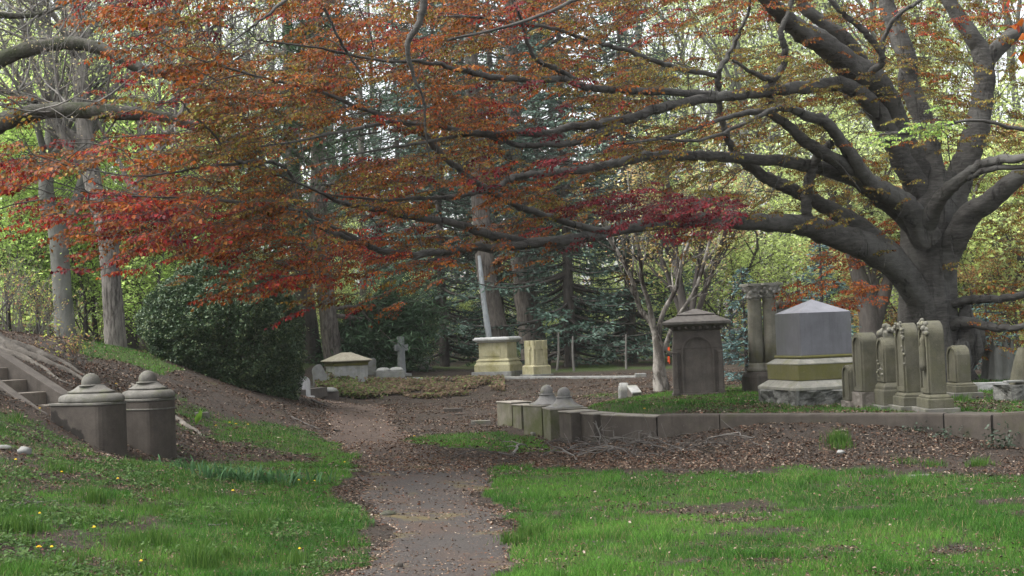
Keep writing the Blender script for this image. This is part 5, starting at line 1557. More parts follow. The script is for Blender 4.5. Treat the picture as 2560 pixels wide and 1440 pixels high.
def build_bush():
    r = np.random.default_rng(61)
    c = at(562, 900, 27.5); cx, cy = c[0], c[1]
    T = thing('round_bush', 'big dark evergreen clipped round bush on the left slope', 'bush', (cx, cy, h1(cx, cy)))
    z0 = h1(cx, cy)
    n = 100000
    th = r.random(n) * 6.283; side = r.random(n) < .42
    ph = np.where(side, math.pi / 2, np.arccos(1 - r.random(n)))
    hz = r.random(n)
    d = np.stack([np.sin(ph) * np.cos(th), np.sin(ph) * np.sin(th), np.where(side, -hz, np.cos(ph))], 1)
    nz = np.array([mnoise.fractal(Vector(v * np.array([2.4, 2.4, 2.0])) + Vector((5, 1, 2)), .9, 2.1, 5) for v in d])
    nz2 = np.array([mnoise.noise(Vector(v * np.array([9, 9, 7.5]))) for v in d]); nz3 = np.array([mnoise.noise(Vector(v * 24)) for v in d])
    rad = (1 + .12 * nz + .06 * nz2 + .04 * nz3) * (1 - np.abs(r.normal(size=n)) * .07) + (r.random(n) < .02) * r.random(n) * .06
    x = d[:, 0] * rad * 1.55 * np.where(side, 1 - .13 * hz ** 1.6, 1) + cx; y = d[:, 1] * rad * 1.45 * np.where(side, 1 - .13 * hz ** 1.6, 1) + cy
    g = hgt(x, y); zc = z0 + .84 - .03 * (x - cx)
    z = np.where(side, zc + (g - zc) * hz, zc + d[:, 2] * rad * 1.48)
    z = np.maximum(z, g + .03 * r.random(n))
    t = r.random(n)[:, None]; tipm = (r.random(n) < .05 + .35 * sstep(.15, .5, nz2 + nz3))[:, None]
    C = np.array([.024, .05, .024]) * (1 - t) + np.array([.08, .13, .06]) * t
    C = np.where(tipm, np.array([.13, .17, .075]), C)
    V, F, C = leaf_cards(x - cx, y - cy, z - z0, .045 + .03 * r.random(n), .030, C, r, .8, .3)
    obj('foliage', raw_mesh('foliage', V, F.ravel(), np.arange(len(F)) * 3, False, C), M['boxleaf'], T)
    b = MB()
    for k in range(40):
        a = r.random() * 6.28; e = np.array([math.cos(a) * 1.2, math.sin(a) * 1.1, r.uniform(.4, 2.1)]) * r.uniform(.6, 1)
        b.tube(cat([(0, 0, -.1), e * .5 + [0, 0, .2], e], 4), np.linspace(.04, .008, 9), 5)
    obj('branches', b, M['dark_bark'], T).name = 'stem'


def build_left_tree():
    g = at(-420, 900, 20.5); z0 = h1(g[0], g[1]); g[2] = z0
    T = thing('mossy_limbed_tree', 'old tree outside the left edge with mossy arching limbs and bare roots on the slope', 'tree', g)
    def pix(rows, per=6):
        Q = cat(rows, per); return np.array([at(a, b_, c) for a, b_, c, _ in Q]) - g, Q[:, 3] * Q[:, 2] / FPX
    b = MB(); P, rd = pix([(-420, 980, 20.5, 120), (-415, 800, 20.5, 85), (-410, 600, 20.5, 78), (-400, 350, 20.5, 75), (-390, 100, 20.5, 60), (-380, -200, 20.5, 50)]); b.tube(P, rd, 20, rough=.03); obj('trunk', b, M['moss_bark'], T)
    limbs = [[(-400, 420, 20.5, 50), (-250, 420, 20.2, 42), (-100, 380, 20, 34), (-20, 318, 20, 29), (60, 288, 20, 25), (160, 275, 20, 24), (300, 282, 20, 21), (400, 290, 20, 17), (520, 330, 20.3, 12), (640, 400, 20.8, 9), (700, 470, 21, 6)],
             [(-395, 330, 20.5, 45), (-200, 290, 20.8, 34), (-60, 190, 21, 26), (10, 145, 21, 23), (90, 118, 21, 20), (170, 108, 21, 19), (240, 118, 21, 18), (300, 145, 21, 17), (360, 175, 21, 15), (440, 195, 21.3, 12), (540, 240, 21.6, 9), (640, 330, 22, 6)],
             [(-380, 250, 20.5, 25), (-150, 190, 21.5, 14), (-40, 215, 22, 10), (40, 235, 22, 9), (90, 255, 21, 8)],
             [(-380, 100, 20.5, 30), (-100, 40, 22, 14), (60, 40, 22.5, 8), (130, 25, 22.6, 6), (220, -20, 23, 4)]]
    tw = Tree(71)
    for rows in limbs:
        P, rd = pix(rows); rd = rd * .86; b = MB(); b.tube(P, rd * (1 + .05 * tw.r.normal(size=len(rd))), 14, rough=.03); obj('limb', b, M['moss_bark'], T)
        k0 = int(len(P) * .35)
        for j in range(16):
            i = int(tw.r.integers(k0, len(P) - 1)); d = unit(tw.r.normal(size=3) * [1, 1, .5] + [0, 0, tw.r.choice([.9, .9, -.5])])
            tw.branch(P[i], d, tw.r.uniform(.7, 2.0), .018, 1, (0, 6, 5, 0), .5, .7, .16, .03, .25, .003)
    obj('branchwork', tw.wood('branchwork'), M['twig_bark'], T)
    obj('crown', tw.leaves(1, .08, .035, [(.24, .17, .12), (.26, .26, .12)], 3, keep=.5), M['foliage'], T)
    for rows in [[(-300, 830, 20.6, 60), (-120, 845, 20.4, 40), (0, 860, 20.3, 30), (70, 885, 20.2, 22), (140, 915, 20.1, 15), (212, 938, 20.0, 8)],
                 [(-300, 800, 21, 55), (-100, 820, 20.9, 38), (20, 838, 20.8, 28), (90, 872, 20.7, 20), (150, 902, 20.6, 13), (200, 925, 20.5, 7), (250, 945, 20.3, 4)],
                 [(-280, 870, 20.2, 50), (-100, 880, 20, 30), (0, 890, 19.9, 20), (60, 905, 19.8, 14), (130, 925, 19.6, 9), (185, 950, 19.5, 5)],
                 [(-250, 900, 19.6, 40), (-60, 905, 19.5, 22), (0, 908, 19.4, 15), (25, 915, 19.3, 10)],
                 [(330, 960, 21, 5), (400, 985, 20.6, 10), (450, 1018, 20.2, 12), (490, 1040, 20, 8), (510, 1050, 19.9, 4)],
                 [(425, 1085, 18.6, 6), (450, 1110, 18.4, 8), (470, 1125, 18.3, 5)]]:
        P, rd = pix(rows)
        P[1:-1, :2] += (fbm(P[1:-1, :1] * 2.1, P[1:-1, 1:2] * 2.1 + len(P), 2) - .5) * .35; rd = rd * .8 * (1 + .25 * (fbm(P[:, 0] * 4, P[:, 1] * 4, 2) - .5)); zz = hgt(P[:, 0] + g[0], P[:, 1] + g[1]) - g[2] - rd * .15; P[:, 2] = np.where(np.arange(len(P)) > len(P) * .25, zz, np.maximum(P[:, 2], zz))
        b = MB(); b.tube(P, rd, 12, rough=.05); obj('root', b, M['root_bark'], T)
    # thin reddish shrubs on the crest
    for k, (px, py, s, lab) in enumerate([(40, 820, 1.5, 'thin reddish twiggy shrub at the left edge of the crest'), (110, 835, 1.2, 'second twiggy shrub beside the pale grey trunk'), (180, 895, .55, 'small bare twig clump above the tree roots'), (-10, 800, 1.7, 'tall twiggy shrub cut by the left edge')]):
        p = ground_hit(max(px, 2), py + 20) if py > 880 else base_at(px, 27.5, -.05); t = Tree(80 + k)
        for j in range(16): t.branch((t.r.normal() * .15, t.r.normal() * .1, 0), (t.r.normal() * .3, t.r.normal() * .3, 1), s * t.r.uniform(.5, 1), .006, 1, (0, 4, 3, 0), .5, .5, .08, .02, .2, .003)
        tree_obj('twiggy_shrub', lab, 'shrub', p, t.wood('stems'), t.leaves(1, .05, .05, [(.30, .14, .10), (.25, .30, .06)], 1, keep=.5), 'twig_bark', 'foliage')


# ------------------------------------------------------------------ the copper beech
LIMBS = [
    # rows: px, py, Y, r(px)
    [(2325, 800, 25.7, 46), (2290, 735, 25.6, 44), (2235, 662, 25.2, 42), (2150, 612, 24.8, 40), (2060, 582, 24.4, 35), (2020, 567, 24.2, 30), (1900, 556, 23.6, 24), (1750, 552, 22.8, 19), (1600, 566, 22, 17), (1480, 590, 21.2, 15), (1380, 608, 20.5, 13), (1200, 620, 19.5, 12), (1060, 634, 18.6, 10), (960, 630, 18, 8), (905, 605, 17.6, 6), (820, 560, 17, 4.5), (720, 520, 16.4, 3.5), (560, 500, 15.8, 2.2)],
    [(1480, 590, 21.2, 12), (1340, 604, 20.4, 11), (1214, 584, 19.6, 10), (1145, 560, 19, 9), (1030, 541, 18.2, 8), (951, 526, 17.7, 7), (850, 505, 17, 6), (800, 480, 16.6, 4), (700, 440, 16, 3), (600, 400, 15.4, 2)],
    [(1520, 585, 21.4, 10), (1406, 552, 20.7, 9), (1330, 527, 20.2, 9), (1272, 505, 19.8, 8.5), (1209, 468, 19.4, 8.5), (1150, 424, 19, 8), (1097, 380, 18.6, 7.5), (1058, 336, 18.3, 7), (1000, 302, 18, 6), (900, 270, 17.4, 5), (780, 225, 16.6, 4), (640, 190, 15.8, 3), (500, 150, 15, 2)],
    [(2330, 520, 26, 40), (2255, 400, 25.6, 33), (2185, 270, 25, 26), (2110, 214, 24.4, 20), (2010, 218, 23.6, 16), (1912, 232, 23, 14), (1829, 240, 22.5, 13), (1717, 256, 21.8, 12), (1645, 272, 21.4, 12), (1572, 297, 21, 12), (1499, 310, 20.6, 11), (1426, 317, 20.2, 10), (1377, 330, 19.9, 9.5), (1280, 334, 19.3, 9), (1190, 331, 18.7, 8), (1077, 314, 18, 6), (975, 306, 17.4, 5), (850, 330, 16.6, 4), (700, 360, 15.8, 3), (520, 380, 15, 2)],
    [(1560, 302, 20.9, 9), (1474, 344, 20.4, 9), (1401, 360, 20, 8), (1280, 361, 19.3, 7), (1194, 336, 18.8, 5), (1090, 350, 18.2, 4), (960, 372, 17.4, 3), (800, 400, 16.6, 2)],
    [(2330, 620, 25.8, 40), (2262, 535, 25.4, 32), (2200, 490, 25, 28), (2143, 448, 24.7, 24), (2094, 432, 24.4, 20), (2021, 413, 24, 17), (1930, 401, 23.5, 15), (1814, 393, 22.8, 14), (1717, 389, 22.2, 13), (1620, 391, 21.6, 12.5), (1572, 401, 21.3, 12), (1513, 413, 21, 11.5), (1465, 424, 20.7, 11), (1401, 430, 20.4, 10), (1329, 437, 20, 9), (1290, 442, 19.8, 8), (1238, 470, 19.5, 7), (1150, 490, 19, 6), (1060, 496, 18.4, 5), (880, 495, 17.4, 3), (760, 470, 16.7, 2)],
    [(2300, 740, 25.8, 40), (2240, 650, 25.5, 36), (2172, 584, 25.2, 30), (2119, 545, 25, 27), (2046, 506, 24.6, 22), (1973, 470, 24.2, 19), (1930, 450, 24, 17), (1880, 420, 23.7, 13), (1829, 369, 23.4, 10), (1814, 330, 23.2, 9), (1800, 280, 23, 8.5), (1796, 215, 22.8, 8), (1798, 175, 22.6, 7), (1822, 135, 22.6, 6), (1850, 80, 22.4, 5), (1872, 20, 22.2, 4), (1880, -60, 22, 3)],
    [(1796, 190, 22.7, 7), (1698, 170, 22.2, 7), (1620, 146, 21.7, 6.5), (1533, 117, 21.2, 6), (1460, 97, 20.8, 5), (1392, 74, 20.4, 4.5), (1300, 60, 19.8, 4), (1150, 40, 19, 3), (1000, 60, 18, 2)],
    [(2320, 600, 25.4, 44), (2285, 540, 25.2, 36), (2250, 506, 25, 32), (2192, 472, 24.6, 26), (2133, 433, 24.2, 22), (2085, 396, 23.8, 18), (2021, 360, 23.4, 15), (1968, 312, 23, 12), (1900, 280, 22.4, 9), (1800, 300, 21.8, 6), (1680, 340, 21, 4), (1560, 360, 20.2, 3)],
    [(2250, 506, 25, 28), (2182, 462, 24.4, 24), (2143, 413, 24, 21), (2109, 360, 23.7, 18), (2070, 311, 23.3, 15), (2021, 290, 23, 12), (1950, 270, 22.4, 8), (1860, 310, 21.8, 5), (1750, 350, 21, 4), (1640, 345, 20.4, 3)],
    [(2080, 356, 23.7, 11), (2046, 389, 23.9, 13), (2026, 437, 24, 13), (2016, 486, 24.1, 14), (2017, 535, 24.2, 15), (2029, 575, 24.3, 16)],
    [(2330, 600, 26, 60), (2318, 535, 26, 52), (2298, 462, 26, 47), (2269, 389, 25.8, 45), (2240, 316, 25.6, 43), (2211, 243, 25.3, 42), (2172, 194, 25, 44), (2128, 168, 24.7, 42), (2060, 112, 24.2, 36), (1997, 73, 23.7, 29), (1949, 29, 23.3, 24), (1880, -40, 22.8, 18), (1780, -120, 22, 12), (1600, -180, 21, 8), (1350, -160, 19.5, 5), (1100, -120, 18, 3)],
    [(2160, 190, 25, 26), (2143, 143, 24.9, 24), (2109, 97, 24.8, 21), (2060, 58, 24.7, 18), (2012, 18, 24.6, 16), (1960, -60, 24.4, 12), (1850, -150, 24, 8)],
    [(2345, 560, 26, 44), (2340, 470, 26.1, 36), (2330, 389, 26.2, 32), (2310, 300, 26.3, 30), (2274, 219, 26.4, 29), (2266, 146, 26.4, 27), (2240, 73, 26.5, 24), (2216, 0, 26.5, 20), (2200, -120, 26.5, 14)],
    [(2362, 580, 26, 50), (2380, 510, 26, 42), (2405, 430, 26, 38), (2428, 365, 26, 36), (2449, 292, 26, 34), (2459, 219, 26, 33), (2457, 146, 26, 30), (2425, 85, 26, 24), (2376, 10, 26, 20), (2330, -100, 26, 14)],
    [(2457, 170, 26, 26), (2510, 105, 26, 22), (2570, 60, 26, 18), (2660, -40, 26, 12)],
    [(2330, 730, 25.9, 44), (2362, 650, 25.7, 44), (2395, 585, 25.4, 38), (2425, 535, 25.2, 33), (2483, 496, 25, 28), (2541, 447, 24.8, 24), (2620, 400, 24.4, 18), (2760, 360, 23.6, 12)],
    [(2318, 560, 25.2, 26), (2362, 482, 24.6, 18), (2410, 442, 24.2, 14), (2473, 404, 23.8, 12), (2560, 393, 23.3, 10), (2700, 370, 22.5, 7)],
    [(2410, 445, 24.2, 9), (2470, 425, 23.8, 8), (2560, 418, 23.4, 6), (2650, 425, 23, 4)],
    [(1930, 258, 23.2, 9), (1917, 228, 23.1, 9), (1935, 198, 23, 9), (1958, 165, 23, 9), (1962, 125, 22.9, 9), (1953, 80, 22.8, 8), (1975, 20, 22.8, 7), (1990, -60, 22.8, 5)],
    [(1935, 198, 23, 8), (1905, 192, 22.9, 7), (1870, 175, 22.8, 5), (1830, 150, 22.7, 4)],
    [(2177, 182, 24.4, 9), (2204, 152, 24.2, 9), (2196, 120, 24.1, 8), (2162, 80, 24, 8), (2119, 44, 23.9, 7), (2080, 5, 23.8, 6), (2020, -60, 23.6, 4)],
    [(2204, 152, 24.2, 7), (2212, 90, 24.1, 6), (2240, 42, 24, 6), (2300, 2, 23.9, 5), (2360, -40, 23.8, 4)],
    [(1062, -60, 16, 10), (1055, 40, 16, 9), (1020, 112, 16, 8), (1030, 180, 16.1, 5), (1057, 243, 16.2, 3.5), (1064, 330, 16.3, 2.5), (1075, 400, 16.4, 1.6)],
    [(1829, 240, 22.5, 9), (1720, 232, 21.9, 9.5), (1600, 228, 21.2, 9), (1500, 222, 20.6, 8.5), (1440, 209, 20.2, 8), (1401, 198, 20, 8), (1280, 197, 19.2, 8), (1199, 185, 18.7, 7), (1126, 168, 18.2, 6), (1063, 155, 17.8, 5), (940, 150, 17, 4), (800, 120, 16, 3), (640, 100, 15.2, 2)],
    [(1455, 212, 20.3, 7), (1400, 175, 20, 7), (1345, 152, 19.6, 6.5), (1319, 107, 19.4, 5), (1300, 40, 19.2, 4), (1260, -40, 19, 3)],
    [(740, 455, 16.2, 4), (700, 412, 15.8, 4.5), (640, 403, 15.4, 4), (608, 408, 15.2, 4), (564, 379, 15, 3.5), (535, 335, 14.8, 3), (486, 292, 14.6, 2.5), (452, 253, 14.4, 2)],
    [(905, 605, 17.6, 6), (849, 588, 17.2, 6.5), (737, 540, 16.4, 5), (640, 510, 15.8, 4), (520, 500, 15.2, 3), (380, 492, 14.6, 2.5), (243, 486, 14, 2), (120, 450, 13.6, 1.5)],
    [(640, 403, 15.4, 3.5), (500, 420, 14.8, 3), (350, 440, 14.2, 2.5), (200, 420, 13.7, 2), (60, 380, 13.2, 1.5)],
    [(2350, 770, 25.9, 14), (2410, 752, 25.6, 13), (2480, 748, 25, 10), (2540, 740, 24.6, 9), (2600, 720, 24, 7)],
    [(2350, 820, 25.8, 18), (2410, 806, 25.5, 15), (2460, 815, 25, 11), (2530, 820, 24.6, 9), (2620, 800, 24, 7)],
    [(1700, -150, 18, 8), (1560, -60, 17.6, 7), (1400, 20, 17, 5), (1250, 70, 16.4, 4), (1120, 100, 16, 3)],
    [(900, -150, 15.4, 6), (760, -40, 15, 5), (690, 20, 14.8, 4), (640, 60, 14.6, 3), (560, 120, 14.4, 2)],
    [(810, 20, 15, 3.5), (850, 100, 15.2, 3.5), (900, 180, 15.4, 3)],
    [(2640, 330, 17, 6), (2540, 380 - 60, 17, 5), (2420, 300, 17, 4), (2320, 330, 17, 3), (2200, 335, 17, 2)],
]

DENS_Y = [-60, 0, 100, 200, 300, 400, 500, 600, 700, 780]
DENS = np.array([
    [0, 0, 4, 8, 9, 9, 9, 9, 9, 9, 9, 9, 8, 8, 7, 5, 5, 5, 5, 5, 5],
    [0, 0, 3, 7, 9, 9, 9, 9, 9, 9, 9, 9, 9, 8, 7, 5, 5, 5, 5, 5, 5],
    [0, 0, 0, 4, 8, 9, 9, 9, 9, 9, 8, 7, 7, 7, 6, 4, 3, 3, 4, 4, 4],
    [0, 0, 0, 3, 8, 9, 9, 9, 9, 8, 7, 6, 6, 7, 7, 6, 5, 6, 6, 6, 5],
    [2, 0, 1, 5, 9, 9, 9, 9, 8, 8, 7, 7, 7, 7, 7, 7, 6, 6, 6, 6, 4],
    [6, 5, 3, 5, 8, 9, 9, 8, 7, 6, 6, 6, 7, 7, 7, 7, 6, 5, 4, 3, 2],
    [2, 4, 5, 7, 9, 9, 9, 8, 7, 6, 5, 5, 7, 8, 6, 3, 2, 2, 1, 2, 3],
    [0, 0, 1.5, 3.5, 6, 8, 8, 7, 6, 4, 2, 1, 1, 1, 1, 1, 1, 1, .5, 2, 3],
    [0, 0, 0, .2, .8, 2.5, 5, 3, 0, 0, 0, 0, 0, 0, 0, 0, 0, 0, 0, 1, 1],
    [0] * 21], float)


NSPRAY = 3650


def build_beech():
    g = at(2335, 985, 26); g[2] = h1(g[0], g[1])
    T = thing('copper_beech', 'huge old copper beech with grey trunk and far reaching red and bronze leafed limbs', 'tree', g)
    r = np.random.default_rng(91)
    # trunk
    P = cat([(2338, 1010, 26, 122), (2334, 960, 26, 106), (2328, 900, 26, 88), (2322, 830, 26, 75), (2320, 760, 26, 71), (2320, 690, 26, 69), (2325, 620, 26, 70), (2332, 560, 26, 73), (2340, 500, 26, 66), (2346, 430, 26, 46)], 8)
    W = np.array([at(a, b_, c) for a, b_, c, _ in P]) - g; rad = P[:, 3] * 26 / FPX
    def fl(a, t):
        f = 1 + .085 * np.sin(3 * a + 1.1 + 1.2 * t) + .06 * np.sin(5 * a + 3 * t + .5) + .035 * np.sin(9 * a - 4 * t) + .02 * np.sin(14 * a + 9 * t)
        fl_ = np.exp(-t / .16); f = f + fl_ * (.14 * np.sin(4 * a + .9) + .10 * np.sin(7 * a + 2)) + .10 * np.exp(-((t - .82) / .12) ** 2) * np.sin(6 * a + 1)
        return f - .05 * np.maximum(0, np.sin(4 * a + 5 * t)) ** 8
    b = MB(); b.tube(W, rad, 72, True, fl)
    # burl on the right
    for (px, py, Y, s) in [(2425, 860, 25.7, .23), (2405, 905, 25.5, .2), (2440, 840, 25.9, .17), (2270, 905, 25.5, .22), (2415, 800, 25.8, .16), (2330, 905, 25.1, .2)]:
        c = at(px, py, Y) - g; V = []; n = 16; F = []
        for i in range(11):
            th = math.pi * i / 10
            for k in range(n):
                ph = 2 * math.pi * k / n; v = Vector((math.sin(th) * math.cos(ph), math.sin(th) * math.sin(ph), math.cos(th)))
                q = s * (1 + .3 * mnoise.noise(v * 1.7 + Vector((px, 0, 0))))
                V.append(c + np.array([v.x * q, v.y * q, v.z * q * 1.9]))
        for i in range(10):
            for k in range(n): F.append((i * n + k, (i + 1) * n + k, (i + 1) * n + (k + 1) % n, i * n + (k + 1) % n))
        b.add(V, F, True)
    obj('trunk', b, M['trunk_bark'], T)
    nodes = []; nrad = []; ntrunkd = []
    for rows in LIMBS:
        Q = cat(rows, 6); X = np.array([at(a, b_, c) for a, b_, c, _ in Q]) - g; rd = Q[:, 3] * Q[:, 2] / FPX
        rd = np.where(rd > .08, .08 + (rd - .08) * .78, rd); n = len(X); wob = r.normal(size=(n, 3)) * np.minimum(rd, .035)[:, None] * .3; wob[0] = 0
        sides = 20 if rd.max() > .15 else 12 if rd.max() > .06 else 8
        b = MB()
        ph = r.random(3) * 6.28
        b.tube(X + wob, rd * (1 + np.minimum(.04, .0015 / rd) * r.normal(size=n)), sides, True, lambda a, t: 1 + .06 * np.sin(2 * a + ph[0] + 5 * t) + .045 * np.sin(3 * a + ph[1] - 8 * t) + .02 * np.sin(5 * a + 11 * t) + .025 * np.sin(17 * t + ph[2]))
        obj('limb', b, M['trunk_bark'], T)
        k = rd < .28
        nodes.append(X[k]); nrad.append(rd[k])
    nodes = np.vstack(nodes); nrad = np.concatenate(nrad)
    trunk0 = W[30]

    def dens(px, py):
        fx = np.clip(px / 128, 0, 19.999); ix = int(fx); fy = np.interp(py, DENS_Y, np.arange(len(DENS_Y))); iy = min(int(fy), len(DENS_Y) - 2)
        a = fx - ix; c = fy - iy
        return (DENS[iy, ix] * (1 - a) + DENS[iy, ix + 1] * a) * (1 - c) + (DENS[iy + 1, ix] * (1 - a) + DENS[iy + 1, ix + 1] * a) * c

    def depth(px):
        Yc = np.interp(px, [-200, 300, 800, 1400, 2000, 2600], [13.4, 14.8, 17, 20.3, 23.4, 25])
        lo = np.interp(px, [-200, 600, 1000, 2000, 2600], [1.6, 1.8, 1.2, 1.0, .6]); hi = np.interp(px, [-200, 800, 2000, 2600], [2.5, 4.5, 6, 6.5])
        return Yc + r.uniform(-lo, hi)
    twig = MB(); twig_segs = []

    def connect(p, rend, rmax, sag):
        nonlocal nodes, nrad
        d = np.linalg.norm(nodes - p, axis=1)
        # prefer nodes nearer the trunk than the point
        td = np.linalg.norm(nodes[:, :2] - trunk0[:2], axis=1); pt = np.linalg.norm(p[:2] - trunk0[:2])
        cost = d + np.maximum(0, td - pt + .15) * 1.6 + (nrad > .12) * .5
        i = int(np.argmin(cost)); a = nodes[i]; L = d[i]
        n = max(4, int(L / .28)); t = np.linspace(0, 1, n)[:, None]
        # leave along the parent direction (outwards), then bend to the target
        mid = (a + p) / 2 + np.array([0, 0, sag * L]) + r.normal(size=3) * L * .07
        Pq = a * (1 - t) ** 2 + 2 * mid * t * (1 - t) + p * t ** 2
        Pq[1:-1] += r.normal(size=(n - 2, 3)) * .018 * min(1, L)
        r0 = min(nrad[i] * .75, rmax, rend + .0055 * L)
        rr = np.linspace(max(r0, rend), rend, n)
        twig.tube(Pq, rr, 6 if r0 > .012 else 4)
        nodes = np.vstack([nodes, Pq[1:]]); nrad = np.concatenate([nrad, rr[1:]])
        return unit(p - Pq[-2]), L
    # secondary branches
    pts = []
    while len(pts) < 520:
        px, py = r.uniform(-60, 2620), r.uniform(-60, 770)
        if r.random() * 9 < dens(px, py): pts.append(at(px, py, depth(px)) - g)
    pts.sort(key=lambda p: np.linalg.norm(p - trunk0))
    for p in pts: connect(p, .006, .03, r.uniform(-.04, .10))
    # leaf sprays
    def template(seed):
        q = np.random.default_rng(seed); V = []; segs = []
        def leaf(o, d, dr):
            d = unit(d); s = unit(np.cross(d, np.array([0, 0, 1]) + q.normal(size=3) * .45)); u = np.cross(s, d)
            L = .064 * q.uniform(.6, 1.15); w = L * q.uniform(.30, .40); o = o + d * .012
            V.append([o, o + d * L * .42 + s * w + u * .12 * L, o + d * L - u * .10 * L, o + d * L * .42 - s * w + u * .12 * L, o + d * L * .5 - u * .04 * L])
        ax = [(0, 0, 0)]; L = q.uniform(.45, .75)
        n = 11
        for i in range(1, n + 1): ax.append((L * i / n, q.normal() * .015, .03 * math.sin(i / n * 3) - .05 * (i / n) ** 2))
        ax = np.array(ax); segs.append(ax)
        for i in range(2, n + 1):
            sg = 1 if i % 2 else -1
            if i < n - 1 and q.random() < .75:
                l = q.uniform(.12, .34) * (1.15 - i / n); d = unit(np.array([.75, sg * .75, q.normal() * .12])); e = ax[i] + d * l + [0, 0, -.15 * l]
                segs.append(np.array([ax[i], (ax[i] + e) / 2 + [0, 0, .01], e])); m = max(4, int(l / .026))
                for k in range(m):
                    o = ax[i] + (e - ax[i]) * (k + .6) / m; s2 = 1 if k % 2 else -1
                    leaf(o, d * .55 + np.array([-d[1], d[0], 0]) * s2 * .8 + np.array([0, 0, -q.uniform(.15, 1.1)]), 0)
                leaf(e, d + np.array([0, 0, -.5]), 0)
            else: leaf(ax[i], np.array([.4, sg * .9, -q.uniform(.1, 1.0)]), 0)
        leaf(ax[-1], np.array([1, 0, -.4]), 0)
        return np.array(V), segs
    temps = [template(100 + k) for k in range(12)]
    RED = np.array([(.27, .020, .014), (.20, .014, .014), (.32, .042, .015)]); ORN = np.array([(.29, .078, .013), (.25, .058, .012), (.33, .105, .018)])
    BRN = np.array([(.18, .072, .014), (.15, .052, .012), (.21, .095, .017)]); OLV = np.array([(.21, .145, .024), (.17, .125, .024), (.26, .19, .034)])
    YGR = np.array([(.30, .38, .07), (.34, .42, .10)]); PUR = np.array([(.125, .014, .020), (.16, .02, .024)])
    tree_p = []
    cnt = 0
    LV, LC = [], []
    targets = []
    while len(targets) < NSPRAY:
        px, py = r.uniform(-60, 2620), r.uniform(-50, 775)
        dn = dens(px, py); q = mnoise.noise(Vector((px * .005, py * .012, 3.3))) + .6 * mnoise.noise(Vector((px * .013, py * .03, 8.3)))
        if r.random() * 9 < dn * (.72 + 1.6 * q): targets.append((px, py, depth(px)))
    # special drooping clusters
    for k in range(34): targets.append((r.uniform(1970, 2165), r.uniform(690, 765), 22 + r.normal() * .3))
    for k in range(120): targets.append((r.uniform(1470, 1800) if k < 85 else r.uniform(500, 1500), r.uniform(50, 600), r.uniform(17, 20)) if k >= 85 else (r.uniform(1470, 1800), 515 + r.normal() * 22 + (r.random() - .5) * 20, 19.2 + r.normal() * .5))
    for k in range(40):
        u = r.uniform(2190, 2400); targets.append((u, 335 - (u - 2190) * .28 + r.normal() * 10, 16.8 + r.normal() * .2) if k < 15 else (r.uniform(1400, 2560), r.uniform(60, 500), 22 + r.normal()))
    for k in range(60): targets.append((r.uniform(2040, 2260), r.uniform(540, 660), 27.5 + r.normal() * .8))
    for k in range(50): targets.append((r.uniform(2440, 2600), r.uniform(700, 880), 27 + r.normal() * 1.2))
    order = sorted(range(len(targets)), key=lambda i: np.linalg.norm(at(*targets[i]) - g - trunk0))
    for i in order:
        px, py, Y = targets[i]; p = at(px, py, Y) - g
        p = p - unit(np.array([p[0] - trunk0[0], p[1] - trunk0[1], 0])) * .32
        d, L = connect(p, .0028, .012, r.uniform(.0, .10))
        V, segs = temps[int(r.integers(len(temps)))]
        f = unit(np.array([d[0], d[1], 0]) + unit(np.array([p[0] - trunk0[0], p[1] - trunk0[1], 0])) * .8 + r.normal(size=3) * [.5, .5, 0])
        f = unit(f + np.array([0, 0, r.uniform(-.45, .12)])); s = unit(np.cross(np.array([0, 0, 1]), f) + np.array([0, 0, r.normal() * .18])); u = np.cross(f, s)
        Rm = np.stack([f, s, u]); sc = r.uniform(.62, 1.02)
        A = (V.reshape(-1, 3) * sc) @ Rm + p
        for sg in segs: twig.tube(sg * sc @ Rm + p, np.linspace(.0032, .0016, len(sg)), 3)
        # colour of this spray
        rt = np.clip((px - 1250) / 500, 0, 1) * np.clip(1.2 - (py < 90) * .8, 0, 1)
        nz = mnoise.noise(Vector((p[0] * .8, p[1] * .5, p[2] * 1.3))) + r.normal() * .18
        if i >= NSPRAY and i < NSPRAY + 34: pal = np.vstack([ORN, ORN, RED[2:]])
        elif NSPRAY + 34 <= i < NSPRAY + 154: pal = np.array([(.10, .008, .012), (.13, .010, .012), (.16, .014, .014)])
        elif NSPRAY + 154 <= i < NSPRAY + 194: pal = YGR if i < NSPRAY + 169 else OLV
        elif NSPRAY + 194 <= i < NSPRAY + 254: pal = np.vstack([RED[2:], ORN])
        elif NSPRAY + 254 <= i: pal = np.vstack([OLV, ORN])
        else:
            tip = (px < 420) * .35 + (py > 520) * (px < 1000) * .12 + (py < 110) * .15
            v = nz + tip - .16
            if r.random() < rt * .9: pal = np.vstack([OLV, OLV, OLV, BRN]) if v < .30 else np.vstack([BRN, ORN])
            else: pal = (np.vstack([PUR, RED]) if r.random() < .3 else np.vstack([RED, RED, ORN])) if v > .30 else (np.vstack([ORN, ORN, RED[2:], BRN]) if v > 0 else np.vstack([BRN, ORN]) if v > -.25 else np.vstack([BRN, OLV]))
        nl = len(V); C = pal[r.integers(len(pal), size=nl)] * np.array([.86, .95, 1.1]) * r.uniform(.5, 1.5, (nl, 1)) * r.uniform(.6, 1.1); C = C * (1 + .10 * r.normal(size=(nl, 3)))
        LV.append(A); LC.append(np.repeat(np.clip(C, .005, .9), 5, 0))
    # a few close leaves at the top right corner
    V = np.vstack(LV); n = len(V) // 5
    F = (np.arange(n)[:, None, None] * 5 + np.array([[0, 4, 1], [1, 4, 2], [2, 4, 3], [3, 4, 0]])[None]).reshape(-1, 3)
    obj('branchwork', twig, M['beech_bark'], T)
